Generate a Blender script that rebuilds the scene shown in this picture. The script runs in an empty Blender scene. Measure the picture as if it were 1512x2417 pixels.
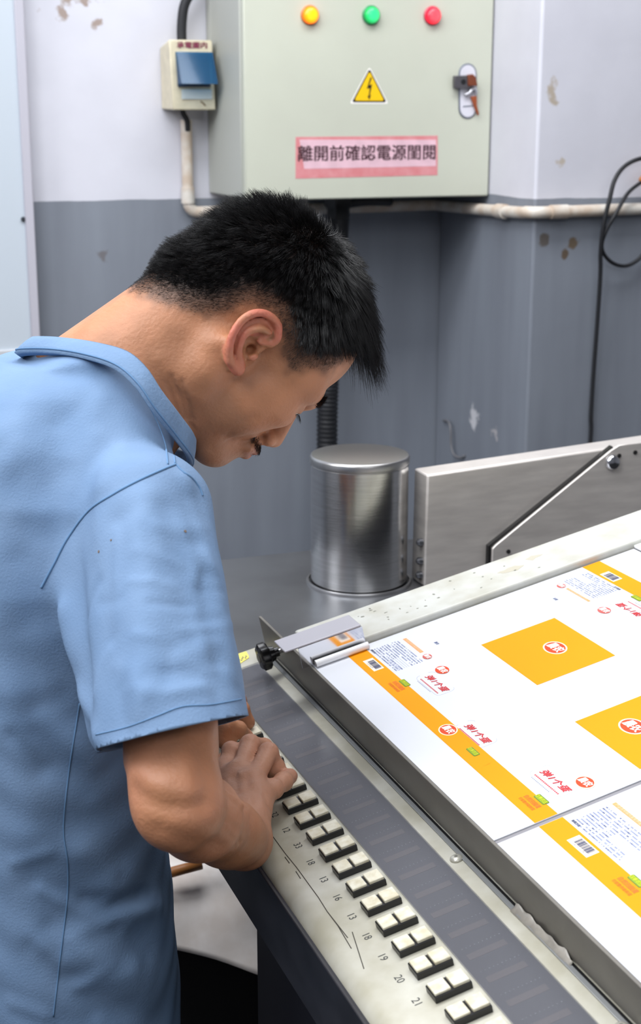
import bpy, bmesh, math, random
import numpy as np
from mathutils import Vector, Matrix
from mathutils.bvhtree import BVHTree
random.seed(7); rng = np.random.default_rng(11)
S = bpy.context.scene; COL = S.collection
A = np.array
def lin(r, g, b):
    f = lambda c: (c/255/12.92) if c/255 <= .04045 else ((c/255+.055)/1.055)**2.4
    return (f(r), f(g), f(b), 1.0)

# ------------------------------------------------------------------ camera, world, lights, exposure
PITCH, YAW, TILT = math.radians(15.2), math.radians(20.9), math.radians(12.4)
FPX = 3440.0
CAM = A([0, 0, 1.65])
FW = A([math.sin(YAW)*math.cos(PITCH), math.cos(YAW)*math.cos(PITCH), -math.sin(PITCH)])
RT = A([math.cos(YAW), -math.sin(YAW), 0.0]); UP = np.cross(RT, FW)
cd = bpy.data.cameras.new('camera'); cam = bpy.data.objects.new('camera', cd); COL.objects.link(cam)
cd.sensor_fit = 'VERTICAL'; cd.sensor_height = 36; cd.lens = FPX/2417*36
cam.matrix_world = Matrix(((RT[0], UP[0], -FW[0], CAM[0]), (RT[1], UP[1], -FW[1], CAM[1]), (RT[2], UP[2], -FW[2], CAM[2]), (0, 0, 0, 1)))
cd.clip_start = .05; cd.dof.use_dof = True; cd.dof.focus_distance = 1.5; cd.dof.aperture_fstop = 9.0
S.camera = cam
w = bpy.data.worlds.new('room_air'); S.world = w; w.use_nodes = True
w.node_tree.nodes['Background'].inputs[0].default_value = (.80, .86, 1, 1); w.node_tree.nodes['Background'].inputs[1].default_value = .0
def area(name, loc, target, sx, sy, power, col):
    l = bpy.data.lights.new(name, 'AREA'); l.shape = 'RECTANGLE'; l.size = sx; l.size_y = sy; l.energy = power; l.color = col
    o = bpy.data.objects.new(name, l); COL.objects.link(o); o.location = loc
    o.rotation_euler = (Vector(target)-Vector(loc)).to_track_quat('-Z', 'Y').to_euler(); return o
area('booth_lamp', (.95, .9, 2.95), (.85, 1.0, 0), 1.2, 2.0, 7, (1, .98, .96))
area('hall_lamp', (-.9, .6, 3.1), (-.6, .9, 0), 1.0, 2.4, 66, (.93, .96, 1))
area('hall_lamp_far', (.7, 2.0, 3.15), (.7, 2.2, 0), 2.2, .5, 58, (.95, .97, 1))
area('hall_lamp_near', (.3, -1.4, 3.1), (.5, 1.4, 1.0), 2.4, 1.0, 40, (.95, .97, 1))
area('cloth_fill', (-1.5, 1.75, 2.7), (.4, 1.75, .6), 1.0, 1.0, 40, (.96, .97, 1))  # added unseen fill, brightens the cloth and the man's back
vs = S.view_settings; vs.view_transform = 'Standard'; vs.look = 'None'; vs.gamma = 1.0; vs.use_curve_mapping = False; vs.exposure = -0.18
try:
    S.cycles.use_denoising = True; S.cycles.max_bounces = 8; S.cycles.transparent_max_bounces = 12; S.cycles.caustics_reflective = False; S.cycles.caustics_refractive = False
except Exception: pass

# ------------------------------------------------------------------ frames: image ray helper, console frame (u away from the worker, v along, n up)
P0 = A([.4758, 1.09, .95]); EX = A([math.cos(TILT), 0, math.sin(TILT)]); EY = A([0, 1.0, 0]); EN = A([-math.sin(TILT), 0, math.cos(TILT)])
def W(u, v, n=0.0): return P0+u*EX+v*EY+n*EN
def ray(x, y): return FW+RT*(x-756)/FPX-UP*(y-1208.5)/FPX
def AT(x, y, d): return CAM+ray(x, y)*d
def PN(x, y, off):
    r = ray(x, y); p = P0+off*EN
    return CAM+r*(np.dot(p-CAM, EN)/np.dot(r, EN))
def PY(x, y, Y):
    r = ray(x, y); return CAM+r*(Y/r[1])

# ------------------------------------------------------------------ materials
MATS = {}
def nt(m): return m.node_tree.nodes, m.node_tree.links
def mat(name, rgb, rough=.5, metal=0.0, spec=.5, noise=0.0, scale=20.0, bump=0.0, bscale=None, stretch=None, dark=None, coat=0.0, sss=0.0, detail=4):
    """principled paint with optional colour mottling (noise -> dark) and fine bump, in object coordinates"""
    if name in MATS: return MATS[name]
    m = bpy.data.materials.new(name); m.use_nodes = True; N, L = nt(m); b = N['Principled BSDF']
    c = lin(*rgb); b.inputs['Base Color'].default_value = c; b.inputs['Roughness'].default_value = rough; b.inputs['Metallic'].default_value = metal
    b.inputs['Specular IOR Level'].default_value = spec; b.inputs['Coat Weight'].default_value = coat
    if sss: b.inputs['Subsurface Weight'].default_value = sss; b.inputs['Subsurface Radius'].default_value = (.012, .005, .003)
    if noise or bump:
        tc = N.new('ShaderNodeNewGeometry'); mp = N.new('ShaderNodeMapping'); L.new(tc.outputs['Position'], mp.inputs[0])
        if stretch: mp.inputs['Scale'].default_value = stretch
        nz = N.new('ShaderNodeTexNoise'); nz.inputs['Scale'].default_value = scale; nz.inputs['Detail'].default_value = detail; L.new(mp.outputs[0], nz.inputs['Vector'])
        if noise:
            rp = N.new('ShaderNodeValToRGB'); rp.color_ramp.elements[0].position = .35; rp.color_ramp.elements[1].position = .68
            rp.color_ramp.elements[0].color = lin(*(dark or [int(v*(1-noise)) for v in rgb])); rp.color_ramp.elements[1].color = c
            L.new(nz.outputs['Fac'], rp.inputs[0]); L.new(rp.outputs[0], b.inputs['Base Color'])
        if bump:
            n2 = nz
            if bscale:
                n2 = N.new('ShaderNodeTexNoise'); n2.inputs['Scale'].default_value = bscale; n2.inputs['Detail'].default_value = 3; L.new(mp.outputs[0], n2.inputs['Vector'])
            bp = N.new('ShaderNodeBump'); bp.inputs['Strength'].default_value = bump; bp.inputs['Distance'].default_value = .002
            L.new(n2.outputs['Fac'], bp.inputs['Height']); L.new(bp.outputs[0], b.inputs['Normal'])
    MATS[name] = m; return m
def emit(name, inner, outer, c, rad, k):
    m = bpy.data.materials.new(name); m.use_nodes = True; N, L = nt(m); b = N['Principled BSDF']
    g = N.new('ShaderNodeNewGeometry'); d = N.new('ShaderNodeVectorMath'); d.operation = 'DISTANCE'; L.new(g.outputs['Position'], d.inputs[0]); d.inputs[1].default_value = c
    r = N.new('ShaderNodeValToRGB'); q = N.new('ShaderNodeMath'); q.operation = 'DIVIDE'; q.inputs[1].default_value = rad; L.new(d.outputs['Value'], q.inputs[0]); L.new(q.outputs[0], r.inputs[0])
    r.color_ramp.elements[0].position = .45; r.color_ramp.elements[0].color = lin(*inner); r.color_ramp.elements[1].position = 1.0; r.color_ramp.elements[1].color = lin(*outer)
    L.new(r.outputs[0], b.inputs['Emission Color']); b.inputs['Emission Strength'].default_value = k; b.inputs['Base Color'].default_value = lin(*outer); b.inputs['Roughness'].default_value = .25
    return m
def wall_mat(name, zb, stain):
    m = bpy.data.materials.new(name); m.use_nodes = True; N, L = nt(m); b = N['Principled BSDF']
    g = N.new('ShaderNodeNewGeometry'); sx = N.new('ShaderNodeSeparateXYZ'); L.new(g.outputs['Position'], sx.inputs[0])
    nz = N.new('ShaderNodeTexNoise'); nz.inputs['Scale'].default_value = 9; nz.inputs['Detail'].default_value = 5; L.new(g.outputs['Position'], nz.inputs['Vector'])
    def math_(op, a, bb):
        q = N.new('ShaderNodeMath'); q.operation = op
        for i, v in enumerate((a, bb)):
            if isinstance(v, (int, float)): q.inputs[i].default_value = v
            else: L.new(v, q.inputs[i])
        return q.outputs[0]
    def ramp(v, p0, c0, p1, c1):
        r = N.new('ShaderNodeValToRGB'); r.color_ramp.elements[0].position = p0; r.color_ramp.elements[0].color = c0; r.color_ramp.elements[1].position = p1; r.color_ramp.elements[1].color = c1; L.new(v, r.inputs[0]); return r.outputs[0]
    def mix(f, a, bb):
        q = N.new('ShaderNodeMix'); q.data_type = 'RGBA'
        for k, v in ((0, f), (6, a), (7, bb)):
            if hasattr(v, 'links'): L.new(v, q.inputs[k])
            else: q.inputs[k].default_value = v
        return q.outputs[2]
    edge = math_('ADD', sx.outputs[2], math_('MULTIPLY', math_('SUBTRACT', nz.outputs['Fac'], .5), .008))
    isw = math_('GREATER_THAN', edge, zb)
    white = ramp(nz.outputs['Fac'], .3, lin(204, 204, 213), .7, lin(211, 211, 220))
    mp = N.new('ShaderNodeMapping'); mp.inputs['Scale'].default_value = (14, 14, 1.6); L.new(g.outputs['Position'], mp.inputs[0])
    n2 = N.new('ShaderNodeTexNoise'); n2.inputs['Scale'].default_value = 1.4; n2.inputs['Detail'].default_value = 5; L.new(mp.outputs[0], n2.inputs['Vector'])
    grey = ramp(n2.outputs['Fac'], .3, lin(122, 127, 137), .7, lin(131, 137, 147))
    col = mix(isw, grey, white)
    n3 = N.new('ShaderNodeTexNoise'); n3.inputs['Scale'].default_value = 26; n3.inputs['Detail'].default_value = 6; L.new(g.outputs['Position'], n3.inputs['Vector'])
    for (c, r, rgb, thr) in stain:      # dirt marks of their own place: centre, radius
        d = N.new('ShaderNodeVectorMath'); d.operation = 'DISTANCE'; L.new(g.outputs['Position'], d.inputs[0]); d.inputs[1].default_value = c
        f = math_('SUBTRACT', 1.0, math_('DIVIDE', d.outputs['Value'], r))
        s = math_('ADD', math_('MULTIPLY', f, .55), math_('MULTIPLY', math_('SUBTRACT', n3.outputs['Fac'], .5), 1.3))
        k = ramp(s, thr, (0, 0, 0, 1), thr+.1, (1, 1, 1, 1)); col = mix(k, col, lin(*rgb))
    L.new(col, b.inputs['Base Color']); b.inputs['Roughness'].default_value = .6
    bp = N.new('ShaderNodeBump'); bp.inputs['Strength'].default_value = .25; bp.inputs['Distance'].default_value = .004; L.new(nz.outputs['Fac'], bp.inputs['Height']); L.new(bp.outputs[0], b.inputs['Normal'])
    return m
steel = mat('brushed steel', (236, 229, 222), .36, .42, noise=.07, scale=14, stretch=(1, 1, 6), bump=.02, bscale=60)
deck_steel = mat('deck steel', (150, 152, 156), .32, .85, noise=.16, scale=5, stretch=(1, 1, 1), bump=.03, bscale=30)
cyl_steel = mat('turned steel', (214, 213, 212), .21, 1.0, noise=.06, scale=30, stretch=(.5, .5, 8), bump=.05, bscale=90)
polish = mat('polished steel', (225, 225, 228), .12, 1.0)
grey_plate = mat('grey coated plate', (182, 180, 187), .4, .2)
dark_plate = mat('dark steel strip', (122, 118, 110), .42, .2, noise=.12, scale=12)
apron_m = mat('dark navy enamel', (46, 46, 51), .42, .1, noise=.25, scale=7, stretch=(1, 2, 4), detail=2)
base_m = mat('dark base enamel', (30, 31, 40), .45, .1)
panel_m = mat('beige panel enamel', (196, 194, 182), .42, 0, noise=.11, scale=22, dark=(172, 168, 150))
ledge_m = mat('pale ledge enamel', (205, 206, 200), .4, 0, noise=.08, scale=24, dark=(186, 184, 172))
bed_m = mat('grey bed', (140, 138, 142), .5, .1)
white_m = mat('white enamel', (235, 236, 234), .4)
black_m = mat('black plastic', (17, 17, 19), .32)
blackrub = mat('black rubber', (28, 29, 33), .55)
key_m = mat('cream keycap', (226, 222, 204), .35, noise=.06, scale=120, dark=(205, 196, 168))
paper_m = mat('white coated paper', (215, 217, 223), .5, spec=.3)
amber = mat('amber ink', (240, 152, 0), .6, spec=.2)
orange_ink = mat('dark orange ink', (226, 106, 8), .4)
peach = mat('peach ink', (236, 164, 100), .4)
red_ink = mat('red ink', (200, 38, 44), .4)
logo_red = mat('vermilion ink', (212, 70, 30), .5, spec=.3)
cream_ink = mat('cream ink', (255, 238, 200), .4)
white_ink = mat('white ink', (250, 246, 240), .4)
green_ink = mat('olive green ink', (96, 128, 22), .4)
lime_ink = mat('lime ink', (206, 218, 30), .4)
blue_ink = mat('slate blue ink', (84, 96, 140), .4)
pale_ink = mat('pale blue ink', (142, 150, 184), .4)
black_ink = mat('black ink', (22, 20, 24), .45)
cab_m = mat('sage cabinet paint', (200, 203, 187), .42, noise=.03, scale=4)
pvc = mat('white plastic conduit', (218, 214, 206), .4, noise=.1, scale=26, dark=(196, 178, 160))
floor_m = mat('dark concrete', (46, 45, 48), .6, noise=.3, scale=6)
ceil_m = mat('white ceiling', (206, 207, 210), .8)
side_m = mat('hall wall paint', (188, 190, 196), .7)
box_m = mat('cream moulded plastic', (222, 212, 184), .42, noise=.07, scale=40)

# ------------------------------------------------------------------ mesh helpers
LOC = {}
def tag(o, label=None, cat=None, group=None, kind=None):
    if label: o['label'] = label
    if cat: o['category'] = cat
    if group: o['group'] = group
    if kind: o['kind'] = kind
    return o
def thing(name, loc, label, cat, group=None):
    o = bpy.data.objects.new(name, None); COL.objects.link(o); o.location = loc; o.empty_display_size = .05; LOC[o] = A(loc, float)
    return tag(o, label, cat, group)
def obj(name, V, F, m, parent=None, smooth=False, bevel=0, label=None, kind=None, solid=0, shade_angle=None, seg=2):
    V = A(V, float).reshape(-1, 3)
    if parent is None:
        base = A([(V[:, 0].min()+V[:, 0].max())/2, (V[:, 1].min()+V[:, 1].max())/2, V[:, 2].min()])
    else: base = LOC[parent]
    me = bpy.data.meshes.new(name); me.from_pydata((V-base).tolist(), [], F if isinstance(F, list) else F.tolist()); me.update()
    if m is not None: me.materials.append(m)
    o = bpy.data.objects.new(name, me); COL.objects.link(o)
    if parent is None: o.location = base
    else: o.parent = parent
    LOC[o] = base
    if bevel:
        b = o.modifiers.new('bevel', 'BEVEL'); b.width = bevel; b.segments = seg; b.limit_method = 'ANGLE'; b.angle_limit = math.radians(40)
    if solid:
        b = o.modifiers.new('solid', 'SOLIDIFY'); b.thickness = solid; b.offset = -1
    if smooth or bevel:
        me.polygons.foreach_set('use_smooth', [True]*len(me.polygons))
        if bevel or shade_angle:
            try: me.set_sharp_from_angle(angle=math.radians(shade_angle or 45))
            except Exception: pass
    if label: o['label'] = label
    if kind: o['kind'] = kind
    return o
class MB:
    def __init__(s): s.V = []; s.F = []
    def add(s, V, F):
        k = len(s.V); s.V += [tuple(map(float, v)) for v in V]; s.F += [[i+k for i in f] for f in F]; return s
    def build(s, name, m, parent=None, **kw): return obj(name, s.V, s.F, m, parent, **kw)
BOXF = [[0, 3, 2, 1], [4, 5, 6, 7], [0, 1, 5, 4], [1, 2, 6, 5], [2, 3, 7, 6], [3, 0, 4, 7]]
def box(x0, x1, y0, y1, z0, z1, fr=None):
    V = [(x0, y0, z0), (x1, y0, z0), (x1, y1, z0), (x0, y1, z0), (x0, y0, z1), (x1, y0, z1), (x1, y1, z1), (x0, y1, z1)]
    if fr: V = [fr(*v) for v in V]
    return V, BOXF
def prism(poly, lo, hi, fr):
    """poly of (a,b); fr(a,b,t) -> world; extruded from t=lo to hi"""
    n = len(poly); V = [fr(a, b, lo) for a, b in poly]+[fr(a, b, hi) for a, b in poly]
    ar = sum(poly[i][0]*poly[(i+1) % n][1]-poly[(i+1) % n][0]*poly[i][1] for i in range(n))
    F = [list(range(n))[::-1], list(range(n, 2*n))]+[[i, (i+1) % n, n+(i+1) % n, n+i] for i in range(n)]
    # orient outward
    c0 = A(V[0]); e = np.cross(A(V[1])-c0, A(V[-1])-c0)
    cen = A(V).mean(0); f = F[1]; nrm = np.zeros(3)
    for i in range(len(f)):
        p, q = A(V[f[i]]), A(V[f[(i+1) % len(f)]]); nrm += np.cross(p, q)
    if np.dot(nrm, A(V[f[0]])-cen) < 0: F = [g[::-1] for g in F]
    return V, F
def frames(path):
    P = A(path, float); n = len(P); T = np.gradient(P, axis=0); T /= np.linalg.norm(T, axis=1)[:, None]+1e-12
    u = np.cross(T[0], [0, 0, 1.0]);
    if np.linalg.norm(u) < 1e-3: u = np.cross(T[0], [1.0, 0, 0])
    u /= np.linalg.norm(u); out = []
    for i in range(n):
        u = u-T[i]*np.dot(u, T[i]); u /= np.linalg.norm(u); out.append((u.copy(), np.cross(T[i], u)))
    return P, out
def tube(path, r, seg=12, cap=True):
    P, fr = frames(path); n = len(P); r = np.broadcast_to(A(r, float), (n,)); V = []; F = []
    for i in range(n):
        u, v = fr[i]
        for k in range(seg):
            a = 2*math.pi*k/seg; V.append(P[i]+r[i]*(math.cos(a)*u+math.sin(a)*v))
    for i in range(n-1):
        for k in range(seg): F.append([i*seg+k, i*seg+(k+1) % seg, (i+1)*seg+(k+1) % seg, (i+1)*seg+k])
    if cap: F += [list(range(seg))[::-1], list(range((n-1)*seg, n*seg))]
    return V, F
def spline(pts, n=8, closed=False):
    P = [A(p, float) for p in pts]; m = len(P); out = []
    rngi = range(m if closed else m-1)
    for i in rngi:
        g = (lambda j: P[j % m]) if closed else (lambda j: P[max(0, min(m-1, j))])
        a, b, c, d = g(i-1), g(i), g(i+1), g(i+2)
        for k in range(n):
            t = k/n; out.append(.5*((2*b)+(c-a)*t+(2*a-5*b+4*c-d)*t*t+(3*b-a-3*c+d)*t**3))
    if not closed: out.append(P[-1])
    return A(out)
def lathe(prof, c, ax=(0, 0, 1), seg=32, lobes=0, lob=0.0):
    """prof: list of (r, h) from bottom to top along axis"""
    ax = A(ax, float); ax /= np.linalg.norm(ax); u = np.cross(ax, [0, 0, 1.0])
    if np.linalg.norm(u) < 1e-3: u = A([1.0, 0, 0])
    u /= np.linalg.norm(u); v = np.cross(ax, u); c = A(c, float); V = []; F = []
    for r, h in prof:
        for k in range(seg):
            a = 2*math.pi*k/seg; q = r*(1+(lob*math.cos(lobes*a) if lobes else 0)); V.append(c+ax*h+q*(math.cos(a)*u+math.sin(a)*v))
    n = len(prof)
    for i in range(n-1):
        for k in range(seg): F.append([i*seg+k, i*seg+(k+1) % seg, (i+1)*seg+(k+1) % seg, (i+1)*seg+k])
    F += [list(range(seg))[::-1], list(range((n-1)*seg, n*seg))]
    return V, F
def ellipse(cx, cy, a, b, n=32): return [(cx+a*math.cos(2*math.pi*k/n), cy+b*math.sin(2*math.pi*k/n)) for k in range(n)]
def rrect(x0, x1, y0, y1, r, n=5):
    out = []
    for cx, cy, a0 in ((x1-r, y1-r, 0), (x0+r, y1-r, 90), (x0+r, y0+r, 180), (x1-r, y0+r, 270)):
        for k in range(n+1):
            a = math.radians(a0+90*k/n); out.append((cx+r*math.cos(a), cy+r*math.sin(a)))
    return out
def text(name, body, size, fr, m, parent, cx=0, cy=0, shear=0.0, sx=1.0, bold=0.0, lift=.0003, label=None, rot=0.0):
    """flat lettering centred at (cx,cy) of plane fr(a,b,n)"""
    c = bpy.data.curves.new('lettering', 'FONT'); c.body = body; c.size = size; c.align_x = 'CENTER'; c.align_y = 'CENTER'; c.shear = shear; c.resolution_u = 3
    o = bpy.data.objects.new('lettering', c); COL.objects.link(o); dg = bpy.context.evaluated_depsgraph_get()
    me = bpy.data.meshes.new_from_object(o.evaluated_get(dg)); n = len(me.vertices)
    co = np.zeros(n*3, np.float32); me.vertices.foreach_get('co', co); co = co.reshape(-1, 3); F = [list(p.vertices) for p in me.polygons]
    bpy.data.objects.remove(o); bpy.data.curves.remove(c); bpy.data.meshes.remove(me)
    if n == 0: return None
    ca, sa = math.cos(rot), math.sin(rot)
    V = []; FF = []
    for j, (bx, by) in enumerate([(0, 0)] if not bold else [(-bold, -bold*.6), (bold, -bold*.6), (0, bold*.7)]):
        V += [fr(cx+(x*sx+bx)*ca-(y+by)*sa, cy+(x*sx+bx)*sa+(y+by)*ca, lift+.00003*j) for x, y, _ in co]; FF += [[i+n*j for i in f] for f in F]
    F = FF
    return obj(name, V, F, m, parent, label=label)

# ------------------------------------------------------------------ room shell
def structure(name, V, F, m, **kw):
    o = obj(name, V, F, m, **kw); o['kind'] = 'structure'; return o
wm = wall_mat('two tone wall paint', 1.4755, [((.66, 3.15, 1.895), .14, (158, 142, 134), .40), ((.95, 3.15, 1.42), .04, (88, 82, 80), .5), ((.70, 3.15, 1.35), .05, (110, 108, 112), .5)])
cm = wall_mat('two tone column paint', 1.4855, [((1.575, 2.7, 1.365), .028, (96, 82, 68), .30), ((1.60, 2.7, 1.39), .03, (104, 90, 74), .36), ((1.53, 2.7, 1.40), .03, (96, 90, 86), .4), ((1.53, 2.7, 1.70), .05, (178, 166, 152), .40), ((1.56, 2.7, 1.56), .05, (186, 176, 164), .5), ((1.51, 2.95, .985), .05, (205, 205, 210), .30), ((1.51, 2.84, .975), .06, (180, 176, 178), .40)])
structure('floor', *box(-3, 4.4, -2.6, 3.3, -.1, 0), floor_m)
structure('ceiling', *box(-3, 4.4, -2.6, 3.3, 3.3, 3.4), ceil_m)
structure('wall_back', *box(-3, 4.4, 3.15, 3.3, 0, 3.3), wm)
structure('wall_left', *box(-3.1, -3, -2.6, 3.3, 0, 3.3), side_m)
structure('wall_right', *box(4.4, 4.5, -2.6, 3.3, 0, 3.3), side_m)
structure('wall_front', *box(-3, 4.4, -2.7, -2.6, 0, 3.3), side_m)
structure('column', *box(1.502, 2.6, 2.70, 3.149, 0, 3.3), cm, bevel=.006)

# ------------------------------------------------------------------ whiteboard at the left
t = thing('whiteboard', (.1, 3.149, 1.155), 'white board with a pale grey frame on the wall at the left edge', 'board')
obj('board_panel', *box(-.6, .530, 3.105, 3.149, 1.17, 2.35), mat('pale board', (192, 201, 210), .3), t)
obj('board_frame', *box(.527, .546, 3.098, 3.149, 1.155, 2.36), mat('lavender frame', (186, 184, 194), .4), t, bevel=.002)
obj('board_frame', *box(-.6, .5268, 3.098, 3.149, 1.155, 1.172), mat('grey frame', (196, 198, 202), .4), t, bevel=.002)
obj('bolt', *lathe([(.005, 0), (.005, .004), (.003, .006)], (.5235, 3.105, 1.443), (0, -1, 0), 12), mat('dark bolt', (70, 74, 80), .4, .6), t)

# ------------------------------------------------------------------ control cabinet
FY = 2.90
def cf(a, b, n): return A([a, FY-n, b])
t = thing('control_cabinet', (1.22, 3.02, 1.484), 'sage green wall cabinet with three lit indicator lamps', 'cabinet')
obj('cabinet_body', *box(.94, 1.4995, FY+.016, 3.149, 1.486, 2.1), mat('cabinet side paint', (176, 178, 170), .45), t, bevel=.004)
door = obj('door', *box(.944, 1.4985, FY, FY+.0155, 1.482, 2.1), cab_m, t, bevel=.003)
for x, z, nm, a, b in ((1.084, 1.846, 'amber', (255, 214, 40), (255, 110, 0)), (1.2175, 1.849, 'green', (70, 240, 150), (0, 140, 60)), (1.3555, 1.851, 'red', (255, 96, 104), (230, 5, 40))):
    bz = obj('lamp_bezel', *lathe([(.0195, 0), (.0195, .003), (.0175, .0045)], (x, FY, z), (0, -1, 0), 32), mat('bezel '+nm, [int(v*.55+60) for v in b], .35), door, smooth=True, shade_angle=30)
    obj('indicator_lens', *lathe([(.0165, .0), (.0165, .008), (.015, .0115), (.011, .0145), (.006, .016)], (x, FY-.0002, z), (0, -1, 0), 32), emit('lens '+nm, a, b, (x, FY-.016, z), .0185, 1.35), t, smooth=True, label=nm+' lit indicator lens')
# warning triangle
def rtri(cx, cy, h, w, r):
    P = [(cx, cy+h), (cx-w, cy), (cx+w, cy)]; c = A([cx, cy+h*.36]); out = []
    for i in range(3):
        p = A(P[i]); q = A(P[(i+1) % 3])-p; s = A(P[i-1])-p; q /= np.linalg.norm(q); s /= np.linalg.norm(s)
        for tt in np.linspace(0, 1, 6):
            a = p+s*r*2; b = p+q*r*2; out.append(tuple((1-tt)**2*a+2*tt*(1-tt)*p+tt*tt*b))
    return out
st = thing('warning_sticker', (1.2155, FY, 1.675), 'yellow triangle high voltage sticker on the cabinet door', 'sticker')
obj('white_border', *prism(rtri(1.2155, 1.6745, .0735, .0435, .003), 0, .0003, cf), white_ink, st)
obj('black_border', *prism(rtri(1.2155, 1.6775, .067, .0392, .003), .0003, .0005, cf), black_ink, st)
obj('yellow_field', *prism(rtri(1.2155, 1.6806, .059, .0338, .003), .0005, .0007, cf), mat('warning yellow', (246, 200, 20), .4), st)
bl = [(.0020, .050), (-.006, .0265), (.0005, .0285), (-.0015, .0125), (-.0045, .0135), (.0000, .0045), (.0035, .0150), (.0010, .0140), (.0060, .0365), (-.0005, .0335), (.0050, .049)]
obj('lightning_mark', *prism([(1.2155+a, 1.6775+b) for a, b in bl], .0007, .0009, cf), black_ink, st)
# pink notice
def sg(a, b, n): return cf(1.214+a*.9999-b*.004, 1.5675+b+a*.002, n)
st = thing('notice_strip', (1.214, FY, 1.526), 'pink paper notice strip with black lettering on cabinet door', 'sign')
obj('notice_paper', *prism([(-.162, -.042), (.161, -.040), (.160, .042), (-.161, .0415)], 0, .0004, sg), mat('pink paper', (222, 152, 156), .5, noise=.12, scale=40, dark=(214, 130, 134)), st)
obj('pale_centre', *prism([(-.143, -.0225), (.157, -.021), (.156, .0335), (-.153, .036)], .0004, .0006, sg), mat('pale pink', (236, 196, 208), .5, noise=.06, scale=40), st)
text('lettering', '離開前確認電源閨閱', .0335, lambda a, b, n: sg(a, b, n), mat('plum black', (66, 36, 46), .5), st, 0, .0058, sx=1.05, bold=.0006, lift=.0009)
# lock
def lk(a, b, n): return cf(1.4412+a*.995-b*.03, 1.701+b*.995+a*.03, n)
lo = thing('door_lock', (1.441, FY, 1.65), 'chrome cabinet lock with brown keeper at right of cabinet door', 'lock')
def stad(w, h, n=10): return [(w*math.cos(a), h-w+w*math.sin(a)) for a in np.linspace(0, math.pi, n)]+[(-w*math.cos(a), -h+w-w*math.sin(a)) for a in np.linspace(0, math.pi, n)]
obj('lock_rim', *prism(stad(.0215, .057), .0003, .002, lk), mat('lock rim grey', (128, 134, 146), .35, .5), lo, bevel=.0008)
obj('lock_plate', *prism(stad(.0180, .0535), .002, .0032, lk), mat('lock plate white', (214, 213, 222), .3), lo)
obj('keeper', *prism([(-.036, .006), (-.036, .032), (-.008, .032), (.003, .033), (.006, .006)], .0032, .014, lk), mat('keeper dark metal', (96, 94, 98), .4, .6), lo, bevel=.001)
obj('keyhole', *lathe([(.0055, 0), (.0055, .0012)], lk(-.016, .019, .0138), (0, -1, 0), 14), black_m, lo)
obj('leather_tab', *prism([(-.006, .010), (-.007, .033), (.005, .0345), (.012, .028), (.016, .010)], .006, .018, lk), mat('rust brown leather', (112, 52, 24), .6), lo, bevel=.002)
obj('leather_tail', *prism([(.004, -.012), (.018, -.010), (.0185, -.030), (.0235, -.047), (.0215, -.052), (.012, -.032)], .004, .010, lk), mat('rust brown tail', (146, 70, 32), .6), lo, bevel=.0015)
obj('latch_ring', *tube(spline([lk(-.010, -.008, .008), lk(.000, -.004, .009), lk(.006, .003, .010), (lk(.014, .004, .010)), lk(.016, -.006, .010)], 5), .0035, 8), mat('chrome latch', (196, 196, 202), .25, .8), lo, smooth=True)
obj('plate_slot', *prism([(-.012, -.033), (.012, -.032), (.012, -.029), (-.012, -.030)], .0032, .0035, lk), mat('slot grey', (110, 116, 128), .4), lo)

# ------------------------------------------------------------------ breaker box, cable, conduit
t = thing('breaker_box', (.885, 3.149, 1.662), 'small cream breaker box with a blue flip cover beside the cabinet', 'breaker box')
bf = lambda a, b, n: A([a, 3.06-n, b])
bv = [(.838, 3.149, 1.664), (.930, 3.149, 1.664), (.930, 3.149, 1.798), (.838, 3.149, 1.790), (.840, 3.062, 1.662), (.9325, 3.06, 1.662), (.929, 3.066, 1.803), (.836, 3.068, 1.803)]
obj('box_shell', bv, [[0, 1, 2, 3], [4, 7, 6, 5], [0, 4, 5, 1], [1, 5, 6, 2], [2, 6, 7, 3], [3, 7, 4, 0]], box_m, t, bevel=.003)
obj('window_recess', *box(.851, .921, 3.0585, 3.0645, 1.709, 1.776), mat('recess dark', (40, 60, 84), .5), t)
obj('breaker_switch', *box(.868, .912, 3.050, 3.0583, 1.716, 1.738), mat('plum switch', (120, 54, 84), .45), t, bevel=.001)
bc = bpy.data.materials.new('blue clear plastic'); bc.use_nodes = True; N, L = nt(bc); pb = N['Principled BSDF']; pb.inputs['Base Color'].default_value = lin(4, 88, 130); pb.inputs['Roughness'].default_value = .15
tr = N.new('ShaderNodeBsdfTransparent'); tr.inputs[0].default_value = (.14, .52, .74, 1); mx = N.new('ShaderNodeMixShader'); mx.inputs[0].default_value = .48; L.new(tr.outputs[0], mx.inputs[1]); L.new(pb.outputs[0], mx.inputs[2]); L.new(mx.outputs[0], N['Material Output'].inputs[0])
def wedge(x0, x1, zt, zb, y0, y1, th):
    return [(x0, y0, zt), (x1, y0, zt), (x1, y1, zb), (x0, y1, zb), (x0, y0-th, zt), (x1, y0-th, zt), (x1, y1-th, zb), (x0, y1-th, zb)]
m_ = MB()
m_.add(wedge(.846, .9235, 1.778, 1.714, 3.050, 3.016, .003), BOXF)
m_.add([(.846, 3.058, 1.778), (.848, 3.058, 1.778), (.848, 3.044, 1.714), (.846, 3.044, 1.714), (.846, 3.048, 1.778), (.848, 3.048, 1.778), (.848, 3.015, 1.714), (.846, 3.015, 1.714)], BOXF)
m_.add([(.9215, 3.058, 1.778), (.9235, 3.058, 1.778), (.9235, 3.044, 1.714), (.9215, 3.044, 1.714), (.9215, 3.048, 1.778), (.9235, 3.048, 1.778), (.9235, 3.015, 1.714), (.9215, 3.015, 1.714)], BOXF)
m_.build('flip_cover', bc, t, label='blue translucent flip cover')
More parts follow.
